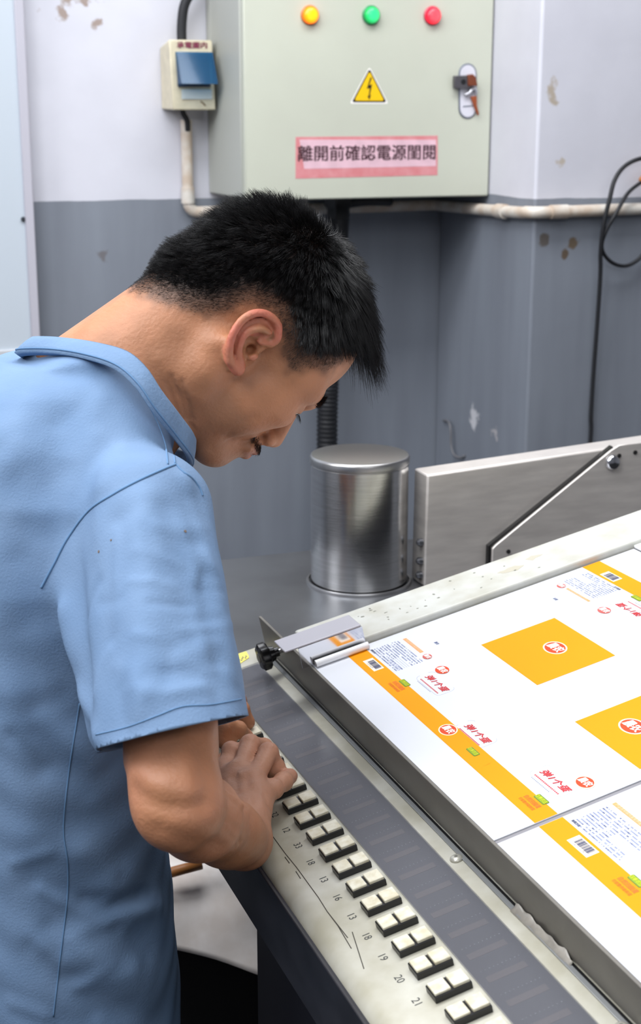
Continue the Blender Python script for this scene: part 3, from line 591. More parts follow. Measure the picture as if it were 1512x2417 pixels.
#PERSON
# ------------------------------------------------------------------ the operator: implicit body -> one continuous mesh
def smooth_min(a, b, k):
    h = np.clip(.5+.5*(b-a)/k, 0, 1); return b*(1-h)+a*h-k*h*(1-h)
class Field:
    def __init__(s): s.ops = []
    def cone(s, a, b, ra, rb, k=.012, op='+', flat=None):
        a, b = A(a, float), A(b, float); s.ops.append(('c', op, k, (a+b)/2, np.linalg.norm(b-a)/2+max(ra, rb)+k, (a, b, ra, rb))); return s
    def ell(s, c, r, R=None, k=.012, op='+'):
        c, r = A(c, float), A(r, float); R = np.eye(3) if R is None else A(R, float)
        s.ops.append(('e', op, k, c, r.max()+k, (c, r, R))); return s
    def stack(s, rows, k=.012, op='+'):
        T = A(rows, float); c = A([T[:, 1].mean(), T[:, 2].mean(), (T[0, 0]+T[-1, 0])/2]); s.ops.append(('s', op, k, c, 1.2, T)); return s
    @staticmethod
    def dist(o, P):
        t, q = o[0], o[5]
        if t == 'c':
            a, b, ra, rb = q; ba = b-a; h = np.clip(((P-a)@ba)/max(ba@ba, 1e-12), 0, 1)
            return np.linalg.norm(P-a-h[..., None]*ba, axis=-1)-(ra+(rb-ra)*h)
        if t == 'e':
            c, r, R = q; L = (P-c)@R; k0 = np.linalg.norm(L/r, axis=-1); k1 = np.linalg.norm(L/(r*r), axis=-1)
            return np.where(k1 > 1e-9, k0*(k0-1)/np.maximum(k1, 1e-9), -r.min())
        T = q; z = P[..., 2]; f = lambda i: np.interp(z, T[:, 0], T[:, i])
        dx, dy, rx, ry = P[..., 0]-f(1), P[..., 1]-f(2), f(3), f(4)
        n = np.abs(dx/rx)**2.3+np.abs(dy/ry)**2.3
        d = (n**(1/2.3)-1)*np.minimum(rx, ry)
        return np.maximum(d, np.maximum(T[0, 0]-z, z-T[-1, 0]))
    def polygonize(s, h, B=8):
        add = [o for o in s.ops if o[1] == '+']
        lo = np.min([o[3]-(o[4] if o[0] != 's' else 0) for o in add], 0); hi = np.max([o[3]+(o[4] if o[0] != 's' else 0) for o in add], 0)
        for o in add:
            if o[0] == 's':
                T = o[5]; lo = np.minimum(lo, [(T[:, 1]-T[:, 3]).min(), (T[:, 2]-T[:, 4]).min(), T[0, 0]]); hi = np.maximum(hi, [(T[:, 1]+T[:, 3]).max(), (T[:, 2]+T[:, 4]).max(), T[-1, 0]])
        lo = lo-2*h; nb = np.ceil((hi+2*h-lo)/(B*h)).astype(int)
        g = np.stack(np.meshgrid(*[np.arange(n) for n in nb], indexing='ij'), -1).reshape(-1, 3)
        half = .5*math.sqrt(3)*B*h
        def ev(base, offs, rad):
            D = np.full((len(base), len(offs)), 9.0)
            for o in s.ops:
                cen = base+B*h/2
                if o[0] == 's': sel = np.arange(len(base))
                else: sel = np.nonzero(np.linalg.norm(cen-o[3], axis=1) < o[4]+rad+.02)[0]
                if not len(sel): continue
                d2 = Field.dist(o, base[sel][:, None, :]+offs[None]); d1 = D[sel]; k = o[2]
                if o[1] == '+': D[sel] = smooth_min(d2, d1, k)
                else:
                    hh = np.clip(.5-.5*(d1+d2)/k, 0, 1); D[sel] = d1*(1-hh)-d2*hh+k*hh*(1-hh)
            return D
        base = lo+g*(B*h)
        dc = ev(base, A([[B*h/2]*3]), half)[:, 0]; act = np.abs(dc) < half*1.35+.004; g = g[act]; base = base[act]
        n = B+1; oi = np.stack(np.meshgrid(*[np.arange(n)]*3, indexing='ij'), -1).reshape(-1, 3)
        D = ev(base, oi*h, half).reshape(-1, n, n, n); Sg = D < 0
        cnt = sum(Sg[:, i:B+i, j:B+j, k:B+k].astype(np.int8) for i in (0, 1) for j in (0, 1) for k in (0, 1))
        b, i, j, k = np.nonzero((cnt > 0) & (cnt < 8)); cor = [(a_, b_, c_) for a_ in (0, 1) for b_ in (0, 1) for c_ in (0, 1)]
        dv = np.stack([D[b, i+c[0], j+c[1], k+c[2]] for c in cor], 1); acc = np.zeros((len(b), 3)); cn_ = np.zeros(len(b))
        for x in range(8):
            for y in range(x+1, 8):
                if sum(abs(cor[x][q]-cor[y][q]) for q in range(3)) != 1: continue
                d0, d1 = dv[:, x], dv[:, y]; m = (d0 < 0) != (d1 < 0); t = np.where(m, d0/np.where(m, d0-d1, 1), 0)
                acc += np.where(m[:, None], A(cor[x])+(A(cor[y])-A(cor[x]))*t[:, None], 0); cn_ += m
        ijk = g[b]*B+np.stack([i, j, k], 1); V = lo+(ijk+acc/cn_[:, None])*h
        M = (nb*B+4).astype(np.int64); key = (ijk[:, 0]*M[1]+ijk[:, 1])*M[2]+ijk[:, 2]; od = np.argsort(key); ks = key[od]
        def look(q):
            kk = (q[:, 0]*M[1]+q[:, 1])*M[2]+q[:, 2]; p = np.clip(np.searchsorted(ks, kk), 0, len(ks)-1); return np.where(ks[p] == kk, od[p], -1)
        Fs = []
        for ax in range(3):
            e = [0, 0, 0]; e[ax] = 1; s0 = Sg[:, :B, :B, :B]; s1 = Sg[:, e[0]:B+e[0], e[1]:B+e[1], e[2]:B+e[2]]
            b, i, j, k = np.nonzero(s0 != s1); fl = s0[b, i, j, k]; q = g[b]*B+np.stack([i, j, k], 1); bx, cx = (ax+1) % 3, (ax+2) % 3
            eb = np.zeros(3, int); eb[bx] = 1; ec = np.zeros(3, int); ec[cx] = 1
            Q = np.stack([look(q-eb-ec), look(q-ec), look(q), look(q-eb)], 1); ok = (Q >= 0).all(1); Q = Q[ok]; fl = fl[ok]
            Fs.append(np.where(fl[:, None], Q, Q[:, ::-1]))
        return V, np.concatenate(Fs)
def fast_mesh(name, V, F, m, parent, smooth=True, cols=None):
    V = A(V)-LOC[parent]; me = bpy.data.meshes.new(name); k = F.shape[1]
    me.vertices.add(len(V)); me.vertices.foreach_set('co', V.astype(np.float32).ravel())
    me.loops.add(F.size); me.loops.foreach_set('vertex_index', F.astype(np.int32).ravel())
    me.polygons.add(len(F)); me.polygons.foreach_set('loop_start', np.arange(0, F.size, k, dtype=np.int32))
    try: me.polygons.foreach_set('loop_total', np.full(len(F), k, np.int32))
    except Exception: pass
    me.polygons.foreach_set('use_smooth', np.full(len(F), smooth)); me.update(calc_edges=True)
    if cols is not None:
        at = me.attributes.new('pigment', 'FLOAT_COLOR', 'POINT'); at.data.foreach_set('color', np.concatenate([cols, np.ones((len(cols), 1))], 1).astype(np.float32).ravel())
    me.materials.append(m); o = bpy.data.objects.new(name, me); COL.objects.link(o); o.parent = parent; LOC[o] = LOC[parent]; return o
def vnormals(V, F):
    n = np.cross(V[F[:, 2]]-V[F[:, 0]], V[F[:, 3 if F.shape[1] > 3 else 1]]-V[F[:, 1 if F.shape[1] > 3 else 0]]); N_ = np.zeros_like(V)
    for c in range(F.shape[1]): np.add.at(N_, F[:, c], n)
    return N_/(np.linalg.norm(N_, axis=1)[:, None]+1e-12)
def relax(V, F, it=1, w=.5):
    for _ in range(it):
        s = np.zeros_like(V); c = np.zeros(len(V))
        for a in range(F.shape[1]):
            p, q = F[:, a], F[:, (a+1) % F.shape[1]]; np.add.at(s, p, V[q]); np.add.at(c, p, 1)
        V = V*(1-w)+w*s/np.maximum(c, 1)[:, None]
    return V
# head frame: x forward, y left, z up, origin midway between the ears
th, al = math.radians(60), math.radians(-8)
HR = A([[math.cos(al), -math.sin(al), 0], [math.sin(al), math.cos(al), 0], [0, 0, 1]])@A([[math.cos(th), 0, math.sin(th)], [0, 1, 0], [-math.sin(th), 0, math.cos(th)]])
HO = A([.4617, 1.4421, 1.4262])
def H(x, y, z): return HO+HR@A([x, y, z])
MID = 1.462
def mir(p): p = A(p, float).copy(); p[1] = 2*MID-p[1]; return p
bd = Field()
he = lambda c, r, k=.012, op='+', R=None: bd.ell(H(*c), r, HR if R is None else HR@R, k, op)
hc = lambda a, b, ra, rb, k=.012, op='+': bd.cone(H(*a), H(*b), ra, rb, k, op)
def roty(d): d = math.radians(d); return A([[math.cos(d), 0, math.sin(d)], [0, 1, 0], [-math.sin(d), 0, math.cos(d)]])
def rotz(d): d = math.radians(d); return A([[math.cos(d), -math.sin(d), 0], [math.sin(d), math.cos(d), 0], [0, 0, 1]])
he((-.012, 0, .058), (.094, .073, .078)); he((.032, 0, .052), (.058, .064, .064), .02); he((-.048, 0, .025), (.058, .062, .064), .02)
he((.036, 0, -.012), (.058, .061, .080), .02)
for s in (1, -1):
    he((.066, s*.040, -.006), (.028, .025, .022), .016); he((.046, s*.040, -.036), (.036, .026, .038), .018)
    hc((-.002, s*.056, -.055), (.078, s*.018, -.086), .017, .015, .016); hc((-.004, s*.060, -.012), (-.002, s*.056, -.055), .016, .016, .014)
    he((.055, s*.052, .030), (.026, .014, .030), .014)
he((.086, 0, -.082), (.018, .022, .017), .014); hc((.02, 0, -.066), (.070, 0, -.078), .044, .026, .02)
he((.086, 0, -.050), (.024, .027, .024), .014)
hc((.090, 0, .014), (.110, 0, -.024), .0085, .0105, .010)
for s in (1, -1):
    he((.103, s*.0125, -.030), (.010, .0078, .0080), .006); hc((.093, s*.008, .030), (.078, s*.043, .031), .010, .011, .014)
    he((.098, s*.032, .011), (.015, .018, .010), .010, '-'); he((.0795, s*.032, .0095), (.0142, .0150, .0140), .004)
    he((.0955, s*.033, .0062), (.012, .0135, .0022), .002, '-'); he((.1075, s*.0068, -.0380), (.0070, .0036, .0038), .002, '-')
    hc((.0985, s*.022, -.0520), (.1095, s*.003, -.0480), .0042, .0058, .004); hc((.0985, s*.021, -.0535), (.1075, s*.001, -.0575), .0042, .0064, .004)
    hc((.1000, s*.021, -.0530), (.1140, 0, -.0532), .0012, .0014, .003, '-')
    hc((.098, s*.017, -.034), (.088, s*.030, -.058), .0016, .0012, .008, '-')
# ears
def ear(s):
    P = lambda x, y, z: (x, s*y, z)
    he(P(-.012, .077, .004), (.021, .0060, .026), .006, '+', rotz(s*-20))
    hel = spline([P(.004, .074, .016), P(.003, .0775, .025), P(-.009, .082, .0325), P(-.023, .0855, .0295), P(-.0325, .088, .020), P(-.0345, .0895, .006), P(-.0285, .0895, -.009), P(-.017, .087, -.0205), P(-.004, .083, -.0265)], 3)
    for a, b in zip(hel[:-1], hel[1:]): hc(a, b, .0036, .0036, .003)
    he(P(.006, .0775, -.0225), (.0085, .0046, .0085), .005); hc(P(-.004, .083, -.0265), P(.009, .0785, -.024), .0036, .005, .004)
    he(P(-.006, .0820, -.001), (.0125, .0080, .0105), .003, '-', rotz(s*-20)); he(P(-.011, .0845, .0110), (.0060, .0050, .0045), .003, '-', rotz(s*-20)); he(P(-.0245, .0880, .0150), (.0030, .0035, .0090), .002, '-', rotz(s*-20)); he(P(-.013, .0845, .0235), (.0085, .0036, .0030), .003, '-', rotz(s*-20))
    ant = spline([P(.003, .080, -.0175), P(-.0085, .0835, -.0135), P(-.018, .0855, -.004), P(-.0205, .0865, .006), P(-.0165, .086, .0155), P(-.0075, .083, .0215)], 3)
    for a, b in zip(ant[:-1], ant[1:]): hc(a, b, .0028, .0028, .003)
    he(P(.0055, .0775, -.004), (.0042, .0045, .0060), .003); hc(P(.004, .077, .017), P(-.005, .0805, .0075), .0026, .0020, .004); he(P(-.0015, .074, -.002), (.0046, .012, .0052), .003, '-')
ear(-1); ear(1)
# neck, shoulders, trunk
C7 = A([.262, MID, 1.388])
bd.cone(H(-.040, 0, -.030), C7+[.055, -.004, -.020], .059, .066, .03)
bd.cone(H(-.058, 0, -.030), C7+[.022, 0, .002], .042, .038, .03)
SH = AT(352, 1218, 1.350)+A([0, .012, -.012]); SHL = mir(SH)
for s in (1, -1):
    q = (lambda p: A(p, float)) if s < 0 else mir
    bd.cone(H(-.020, s*.058, -.030), q((.372, 1.432, 1.318)), .014, .013, .02)
    bd.cone(q((.30, 1.43, 1.360)), q((.315, 1.315, 1.300)), .034, .042, .03)
bd.stack([(.78, .235, MID, .105, .155), (.95, .24, MID, .10, .15), (1.12, .245, MID, .105, .145), (1.26, .25, MID, .098, .140), (1.33, .255, MID, .08, .12), (1.375, .265, MID, .05, .07)], .03)
for s in (1, -1):
    q = (lambda p: A(p, float)) if s < 0 else mir
    bd.ell(q((.304, 1.300, 1.258)), (.040, .038, .046), None, .03)
    hip = q((.225, 1.375, .86)); kn = q((.245, 1.365, .47)); an = q((.20, 1.365, .09))
    bd.cone(hip, kn, .080, .054, .03); bd.cone(kn, an, .052, .036, .03); bd.cone(an, q((.32, 1.355, .045)), .036, .026, .02)
# right arm
EL = AT(418, 1902, 1.20); WR = PN(566, 1985, .030)
bd.cone(SH+[0, -.005, -.01], EL+.10*(SH-EL), .044, .0365, .025); bd.cone(SH+.35*(EL-SH)+[.012, 0, 0], SH+.8*(EL-SH)+[.002, 0, 0], .040, .032, .02)
bd.ell(EL, (.033, .032, .034), None, .02)
ax_ = WR-EL; fl_ = np.cross(ax_, [0, 0, 1.0]); fl_ /= np.linalg.norm(fl_)
M1 = EL+.30*ax_
bd.cone(EL+.02*ax_, M1, .032, .034, .02); bd.cone(M1, EL+.80*ax_, .034, .027, .02); bd.cone(EL+.75*ax_, WR, .0285, .0255, .02)
for k_ in (1, -1): bd.cone(EL+.72*ax_+fl_*.008*k_, WR+fl_*.010*k_, .022, .0205, .015)
def hand(wr, mcps, chains, thumb, rp=.0135):
    cen = sum(mcps)/4
    for i, m in enumerate(mcps):
        st_ = wr+(m-cen)*.42; bd.cone(st_, m, .0175, rp*[.95, 1.0, .97, .88][i], .012); bd.ell(m, [rp*.80]*3, None, .006)
        if i < 3: bd.cone(wr+.45*(m-wr)+(mcps[i+1]-m)*.2, (m+mcps[i+1])/2-(m-wr)*.12, .013, .010, .010)
    for ch, r0 in chains:
        for j in range(len(ch)-1):
            ra = r0*[1.0, .98, .90, .82][j]; rb = r0*[.98, .90, .82, .7][j]; bd.cone(ch[j], ch[j+1], ra, rb, .0020 if j else .0036)
        for j in range(1, len(ch)-1): bd.ell(ch[j], [r0*1.03]*3, None, .003)
    for j in range(len(thumb)-1): bd.cone(thumb[j], thumb[j+1], [.017, .0125, .011][j], [.0125, .0115, .009][j], .008)
PA = lambda x, y, o: PN(x, y, o)
mc = [PA(533, 1815, .046), PA(566, 1822, .052), PA(598, 1844, .050), PA(619, 1880, .040)]
fA = [mc[0], PA(545, 1772, .056), PA(575, 1772, .036), PA(583, 1783, .0165)]
fB = [mc[1], PA(590, 1757, .058), PA(622, 1765, .037), PA(632, 1782, .0175)]
fC = [mc[2], PA(633, 1776, .055), PA(650, 1812, .036), PA(646, 1838, .0180)]
fD = [mc[3], PA(645, 1862, .038), PA(668, 1845, .034), PA(684, 1832, .027)]
hand(WR, mc, [(fA, .0098), (fB, .0106), (fC, .0104), (fD, .0103)], [PA(540, 1900, .022), PA(528, 1850, .020), PA(535, 1800, .018), PA(548, 1785, .016)])
# left arm, reaching to the keys beyond the right hand
ELL = A([.27, 1.735, 1.035]); WL = W(-.075, .478, .036)
bd.cone(SHL+[0, .005, -.01], ELL, .052, .043, .03); bd.ell(ELL, (.044, .042, .044), None, .03); bd.cone(ELL, ELL+.35*(WL-ELL), .043, .041, .03); bd.cone(ELL+.35*(WL-ELL), WL, .041, .026, .03)
ml = [W(-.050, .412, .046), W(-.040, .435, .050), W(-.035, .458, .048), W(-.034, .478, .042)]
gA = [ml[0], PA(533, 1712, .046), PA(562, 1722, .034), PA(582, 1738, .0185)]
gB = [ml[1], W(-.010, .414, .054), W(.006, .410, .036), W(.010, .408, .018)]
gC = [ml[2], W(-.004, .440, .052), W(.011, .436, .035), W(.013, .434, .018)]
gD = [ml[3], W(-.006, .466, .044), W(.006, .464, .032), W(.008, .463, .018)]
hand(WL, ml, [(gA, .0098), (gB, .0104), (gC, .0100), (gD, .0090)], [W(-.066, .430, .032), PA(498, 1712, .040), PA(520, 1733, .035), PA(538, 1757, .024)])
bV, bF = bd.polygonize(.0024); bV = relax(bV, bF, 1, .4)
bN = vnormals(bV, bF)
def relief_on(V, N_, tr, lines):
    out = np.zeros(len(V))
    for pts, wid, amp in lines:
        P = []
        for q in pts:
            r = ray(*q); r = r/np.linalg.norm(r); h = tr.ray_cast(Vector(CAM), Vector(r))[0]
            if h is not None: P.append(A(h))
        if len(P) < 2: continue
        P = spline(P, 5); d = np.full(len(V), 9.0)
        for a, b in zip(P[:-1], P[1:]):
            ba = b-a; t = np.clip(((V-a)@ba)/(ba@ba+1e-12), 0, 1); d = np.minimum(d, np.linalg.norm(V-a-t[:, None]*ba, axis=1))
        out += amp*np.exp(-(d/wid)**2)
    return V+N_*out[:, None]
btree = BVHTree.FromPolygons(bV.tolist(), bF.tolist())
bV = relief_on(bV, bN, btree, [
    ([(405, 890), (425, 940), (438, 985), (452, 1012)], .0035, -.0022), ([(430, 900), (442, 950), (452, 990)], .003, -.0018), ([(395, 905), (412, 955), (428, 990)], .003, -.0014),
    ([(380, 850), (420, 900), (470, 940)], .010, .002), ([(535, 1030), (560, 1005), (600, 985)], .005, -.0012), ([(500, 1060), (540, 1040), (580, 1030)], .004, -.0010),
    ([(533, 1872), (549, 1884), (561, 1888), (570, 1906)], .0028, .0016), ([(552, 1832), (560, 1850), (566, 1868)], .0055, -.0020), ([(583, 1838), (588, 1856), (592, 1876)], .0055, -.0020), ([(606, 1866), (606, 1882), (602, 1896)], .005, -.0016),
    ([(566, 1826), (568, 1860), (564, 1900)], .0035, .0012), ([(598, 1846), (590, 1880), (580, 1920)], .0035, .0012), ([(533, 1934), (553, 1953), (567, 1990)], .0028, -.0014), ([(528, 1950), (545, 1972), (556, 2000)], .0026, -.0010), ([(623, 1876), (632, 1898), (641, 1920)], .0028, -.0012), ([(658, 1834), (668, 1848)], .0022, -.0010),
    ([(320, 1862), (360, 1892), (420, 1905), (480, 1900)], .009, -.0032), ([(300, 1800), (330, 1840), (380, 1855)], .014, .0026), ([(470, 1740), (480, 1800), (490, 1880)], .012, -.0022), ([(430, 1760), (440, 1820), (445, 1870)], .010, .0018), ([(380, 1960), (450, 1990), (520, 2000)], .010, -.002)])
bN = vnormals(bV, bF)
# pigments in head and hand frames; light painted onto the right hand
hl = (bV-HO)@HR; x, y, z = hl.T; ay = np.abs(y)
def sstep(a, b, v): t = np.clip((v-a)/(b-a), 0, 1); return t*t*(3-2*t)
POLY = A([(-.20, -.145), (-.10, -.073), (-.091, -.064), (-.073, -.049), (-.050, -.026), (-.040, -.006), (-.036, .020), (-.016, .032), (.004, .026), (.025, .019), (.042, .016), (.048, .020), (.050, .035), (.065, .051), (.070, .070), (.074, .088), (.080, .103), (.12, .2), (.0, .4), (-.3, .3)])
def polysd(px, pz, P):
    d = np.full(len(px), 9.0); ins = np.zeros(len(px), bool); n = len(P)
    for i in range(n):
        a, b = P[i], P[(i+1) % n]; e = b-a; q = np.stack([px, pz], 1)-a; t = np.clip(q@e/(e@e), 0, 1); d = np.minimum(d, np.linalg.norm(q-t[:, None]*e, axis=1))
        c = ((a[1] <= pz) != (b[1] <= pz)); xx = a[0]+(pz-a[1])/np.where(abs(b[1]-a[1]) < 1e-9, 1e-9, b[1]-a[1])*e[0]; ins ^= c & (px < xx)
    return np.where(ins, d, -d)
near = (np.linalg.norm(hl, axis=1) < .22)
isear = (ay > .0735) & (x > -.042) & (x < .017) & (z > -.036) & (z < .038) & near
hsd = np.where(near & ~isear, polysd(x, z, POLY), -1)
nz_ = lambda f, ph: (np.sin(bV[:, 0]*f+ph)*np.sin(bV[:, 1]*f*1.13+ph*2)*np.sin(bV[:, 2]*f*.91+ph*3))
skin = A([.470, .212, .110]); red = A([.52, .19, .125]); dk = A([.010, .009, .009]); brown = A([.30, .135, .066])
col = np.tile(skin, (len(bV), 1)); mixc = lambda c, m: col*(1-m[:, None])+A(c)*m[:, None]
col = mixc(brown, np.clip(.22+.5*nz_(60, 1)+.3*nz_(140, 2), 0, .45))
col = mixc(A([.60, .17, .12]), .75*(isear & (ay > .0795))*np.clip(.6+nz_(120, .4), 0, 1))
col = mixc(A([.42, .15, .11]), .7*near*sstep(.010, .004, np.abs(z+.053))*sstep(.026, .020, ay)*sstep(.098, .102, x))
col = mixc(A([.26, .15, .10]), .32*near*(x > .0)*(x < .11)*sstep(-.035, -.05, z)*sstep(.0, .03, x))
col = mixc(dk, .68*sstep(-.006, .011, hsd+.004*nz_(300, 1))); col = mixc(dk, .85*sstep(.012, .034, hsd))
bare = (np.linalg.norm(bV-WR, axis=1) < .28) | (np.linalg.norm(bV-EL, axis=1) < .2)
col = mixc(A([.46, .20, .118]), .5*bare*np.clip(.5+nz_(45, 3), 0, 1))
col = mixc(A([.62, .32, .21]), .75*sstep(.13, .06, np.linalg.norm(bV-(mc[1]+mc[2])/2, axis=1)))  # hand skin painted lighter to stand in for overhead light on it
for tip in (fB[3], fC[3], fD[3], gA[3]): col = mixc(A([.56, .26, .18]), .4*sstep(.016, .008, np.linalg.norm(bV-tip, axis=1)))
for kn_ in mc+[f[1] for f in (fA, fB, fC)]: col = mixc(A([.44, .16, .10]), .35*sstep(.014, .006, np.linalg.norm(bV-kn_, axis=1)))
sk = bpy.data.materials.new('skin'); sk.use_nodes = True; N, L = nt(sk); b = N['Principled BSDF']
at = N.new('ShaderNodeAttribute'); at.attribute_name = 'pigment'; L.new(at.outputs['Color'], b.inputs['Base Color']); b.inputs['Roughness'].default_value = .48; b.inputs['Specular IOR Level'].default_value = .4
b.inputs['Subsurface Weight'].default_value = .12; b.inputs['Subsurface Radius'].default_value = (.010, .004, .002); b.inputs['Subsurface Scale'].default_value = .6
g = N.new('ShaderNodeNewGeometry'); n1_ = N.new('ShaderNodeTexNoise'); n1_.inputs['Scale'].default_value = 260; n1_.inputs['Detail'].default_value = 4; L.new(g.outputs['Position'], n1_.inputs['Vector'])
vo = N.new('ShaderNodeTexNoise'); vo.inputs['Scale'].default_value = 70; vo.inputs['Detail'].default_value = 2; L.new(g.outputs['Position'], vo.inputs['Vector'])
ad = N.new('ShaderNodeMath'); ad.operation = 'ADD'; L.new(n1_.outputs['Fac'], ad.inputs[0]); L.new(vo.outputs['Fac'], ad.inputs[1])
bp = N.new('ShaderNodeBump'); bp.inputs['Strength'].default_value = .28; bp.inputs['Distance'].default_value = .0022; L.new(ad.outputs[0], bp.inputs['Height']); L.new(bp.outputs[0], b.inputs['Normal'])
man = thing('person', (.23, MID, 0), 'man in a light blue T-shirt bending over the console keys', 'person')
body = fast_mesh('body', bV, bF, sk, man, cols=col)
for s in (1, -1):
    e_ = obj('eye', *lathe([(.0118*math.sin(a), -.0118*math.cos(a)) for a in np.linspace(.05, math.pi-.05, 14)], H(.0805, s*.032, .0095), HR@A([1, 0, -.35]), 20), mat('eye white', (226, 220, 214), .2), man, smooth=True)
    obj('iris', *lathe([(.0058, .0104), (.004, .0117), (.001, .0122)], H(.0805, s*.032, .0095), HR@A([1, 0, -.35]), 16), mat('iris brown', (40, 24, 16), .15), e_, smooth=True)
# ------------------------------------------------------------------ hair strands
def strands(name, R0, D, Ln, r0, grav, clump, m, kseg=4, jit=.25):
    n = len(R0); D = D+rng.normal(0, jit, (n, 3))*.5; D /= np.linalg.norm(D, axis=1)[:, None]
    ts = np.linspace(0, 1, kseg+1); P = np.stack([R0+Ln[:, None]*(D*t+grav*t*t) for t in ts], 1)
    if clump and n > 50:
        ci = rng.choice(n, max(8, n//clump), replace=False); best = np.zeros(n, int); bdist = np.full(n, 9.0)
        for c0 in range(0, len(ci), 100):
            d = np.linalg.norm(R0[:, None]-R0[ci[c0:c0+100]][None], axis=2); k = d.argmin(1); dm = d[np.arange(n), k]; u = dm < bdist; best[u] = k[u]+c0; bdist[u] = dm[u]
        cp = P[ci][best]; wgt = (.5*ts**1.3)[None, :, None]*np.clip(1.3-bdist/.012, 0, 1)[:, None, None]; P = P*(1-wgt)+cp*wgt
    T = P[:, -1]-P[:, 0]; T /= np.linalg.norm(T, axis=1)[:, None]+1e-9; u = np.cross(T, [.3, .9, .2]); u /= np.linalg.norm(u, axis=1)[:, None]+1e-9; v = np.cross(T, u)
    rad = r0*A([1.0, .95, .8, .6, .25])[np.round(np.linspace(0, 4, kseg+1)).astype(int)]
    ring = [math.cos(2*math.pi*k/3)*u+math.sin(2*math.pi*k/3)*v for k in range(3)]
    V = np.stack([P+rad[None, :, None]*q[:, None, :] for q in ring], 2).reshape(-1, 3)     # n,(k+1),3
    base = (np.arange(n)*(kseg+1)*3)[:, None]; Fl = []
    for i in range(kseg):
        for k in range(3): Fl.append(np.concatenate([base+i*3+k, base+i*3+(k+1) % 3, base+(i+1)*3+(k+1) % 3, base+(i+1)*3+k], 1))
    return fast_mesh(name, V, np.concatenate(Fl), m, man)
def roots(mask_f, n):
    w_ = mask_f[bF].mean(1)*np.linalg.norm(np.cross(bV[bF[:, 2]]-bV[bF[:, 0]], bV[bF[:, 3]]-bV[bF[:, 1]]), axis=1); w_ = np.maximum(w_, 0); f = rng.choice(len(bF), n, p=w_/w_.sum())
    a = rng.random((n, 2)); q = bF[f]; bil = lambda X: (X[q[:, 0]]*((1-a[:, :1])*(1-a[:, 1:]))+X[q[:, 1]]*(a[:, :1]*(1-a[:, 1:]))+X[q[:, 2]]*(a[:, :1]*a[:, 1:])+X[q[:, 3]]*((1-a[:, :1])*a[:, 1:]))
    return bil(bV), bil(bN)
hair_m = bpy.data.materials.new('black hair'); hair_m.use_nodes = True; b = nt(hair_m)[0]['Principled BSDF']; b.inputs['Base Color'].default_value = (.011, .0105, .011, 1); b.inputs['Roughness'].default_value = .38; b.inputs['Specular IOR Level'].default_value = .45
hm = np.where(hsd > 0, 1.0, 0.0)
R0, Nn = roots(hm*sstep(.014, .036, hsd), 32000)
rl = (R0-HO)@HR; nl = Nn@HR; wh = A([-.050, -.012, .134]); rad_ = rl-wh; tg = rad_-nl*(rad_*nl).sum(1)[:, None]; tg /= np.linalg.norm(tg, axis=1)[:, None]+1e-9
hs = polysd(rl[:, 0], rl[:, 2], POLY); fr_ = sstep(-.02, .06, rl[:, 0]); top = sstep(.06, .12, rl[:, 2]); back = sstep(-.05, -.085, rl[:, 0])
Ln = .005+.022*sstep(.014, .065, hs)+.014*top*fr_; Ln += .030*sstep(.070, .100, rl[:, 2])*sstep(.025, .062, rl[:, 0])*sstep(.062, .035, np.abs(rl[:, 1])); Ln += .004*back*sstep(.03, .07, rl[:, 2])
Ln *= rng.uniform(.72, 1.12, len(Ln))
nrmw = .62+.35*back-.30*fr_*top; D = nl*nrmw[:, None]+tg*(.75-.1*back)[:, None]; D[:, 0] += .35*fr_*top; D /= np.linalg.norm(D, axis=1)[:, None]
grav = (A([0, 0, -1.0])*.30)[None]*(.4+1.0*fr_+1.0*sstep(.05, .075, rl[:, 0]))[:, None]
strands('hair', R0, D@HR.T, Ln, .00022, grav, 26, hair_m)
R1, N1 = roots(hm*sstep(.001, .014, hsd)*sstep(.048, .028, hsd), 15000)
rl1 = (R1-HO)@HR; nl1 = N1@HR; h1 = polysd(rl1[:, 0], rl1[:, 2], POLY); dn = A([0, 0, -1.0])[None]+A([-.6, 0, 0])[None]*sstep(.0, -.04, rl1[:, 0])[:, None]; dn = dn-nl1*(dn*nl1).sum(1)[:, None]
D1 = nl1*.45+dn*.8; D1 /= np.linalg.norm(D1, axis=1)[:, None]
strands('short_hair', R1, D1@HR.T, (.0015+.15*np.clip(h1, 0, .035))*rng.uniform(.6, 1.2, len(h1)), .00010, A([[0, 0, 0.0]]), 0, hair_m, 2)
bw = near*sstep(.0055, .003, np.abs(z-(.036-.10*np.abs(ay-.028))))*sstep(.010, .016, ay)*sstep(.050, .044, ay)*(x > .06)
R2, N2 = roots(bw*1.0, 900); l2 = (R2-HO)@HR; sd_ = np.sign(l2[:, 1]); dd = N2*.5+(np.stack([-.25*np.ones_like(sd_), sd_*.8, .35*np.ones_like(sd_)], 1))@HR.T
strands('eyebrow', R2, dd/np.linalg.norm(dd, axis=1)[:, None], rng.uniform(.005, .009, 900), .00015, A([[0, 0, 0.0]]), 0, hair_m, 2)
mu = near*sstep(.0045, .002, np.abs(z+.0435))*sstep(.027, .020, ay)*(x > .085)
R3, N3 = roots(mu*1.0, 1100); l3 = (R3-HO)@HR; sd_ = np.sign(l3[:, 1]); dd = N3*.6+(np.stack([.1*np.ones_like(sd_), sd_*.45, -.8*np.ones_like(sd_)], 1))@HR.T
strands('moustache', R3, dd/np.linalg.norm(dd, axis=1)[:, None], rng.uniform(.0020, .0040, 1100), .00013, A([[0, 0, 0.0]]), 0, hair_m, 2)
lr = []; ld = []
for s in (1, -1):
    for q in np.linspace(-1, 1, 26): lr.append(H(.0805+.0135*math.cos(q*.8)*.98, s*(.032+.0125*q), .0085)); ld.append(HR@A([.9, s*q*.5, -.35]))
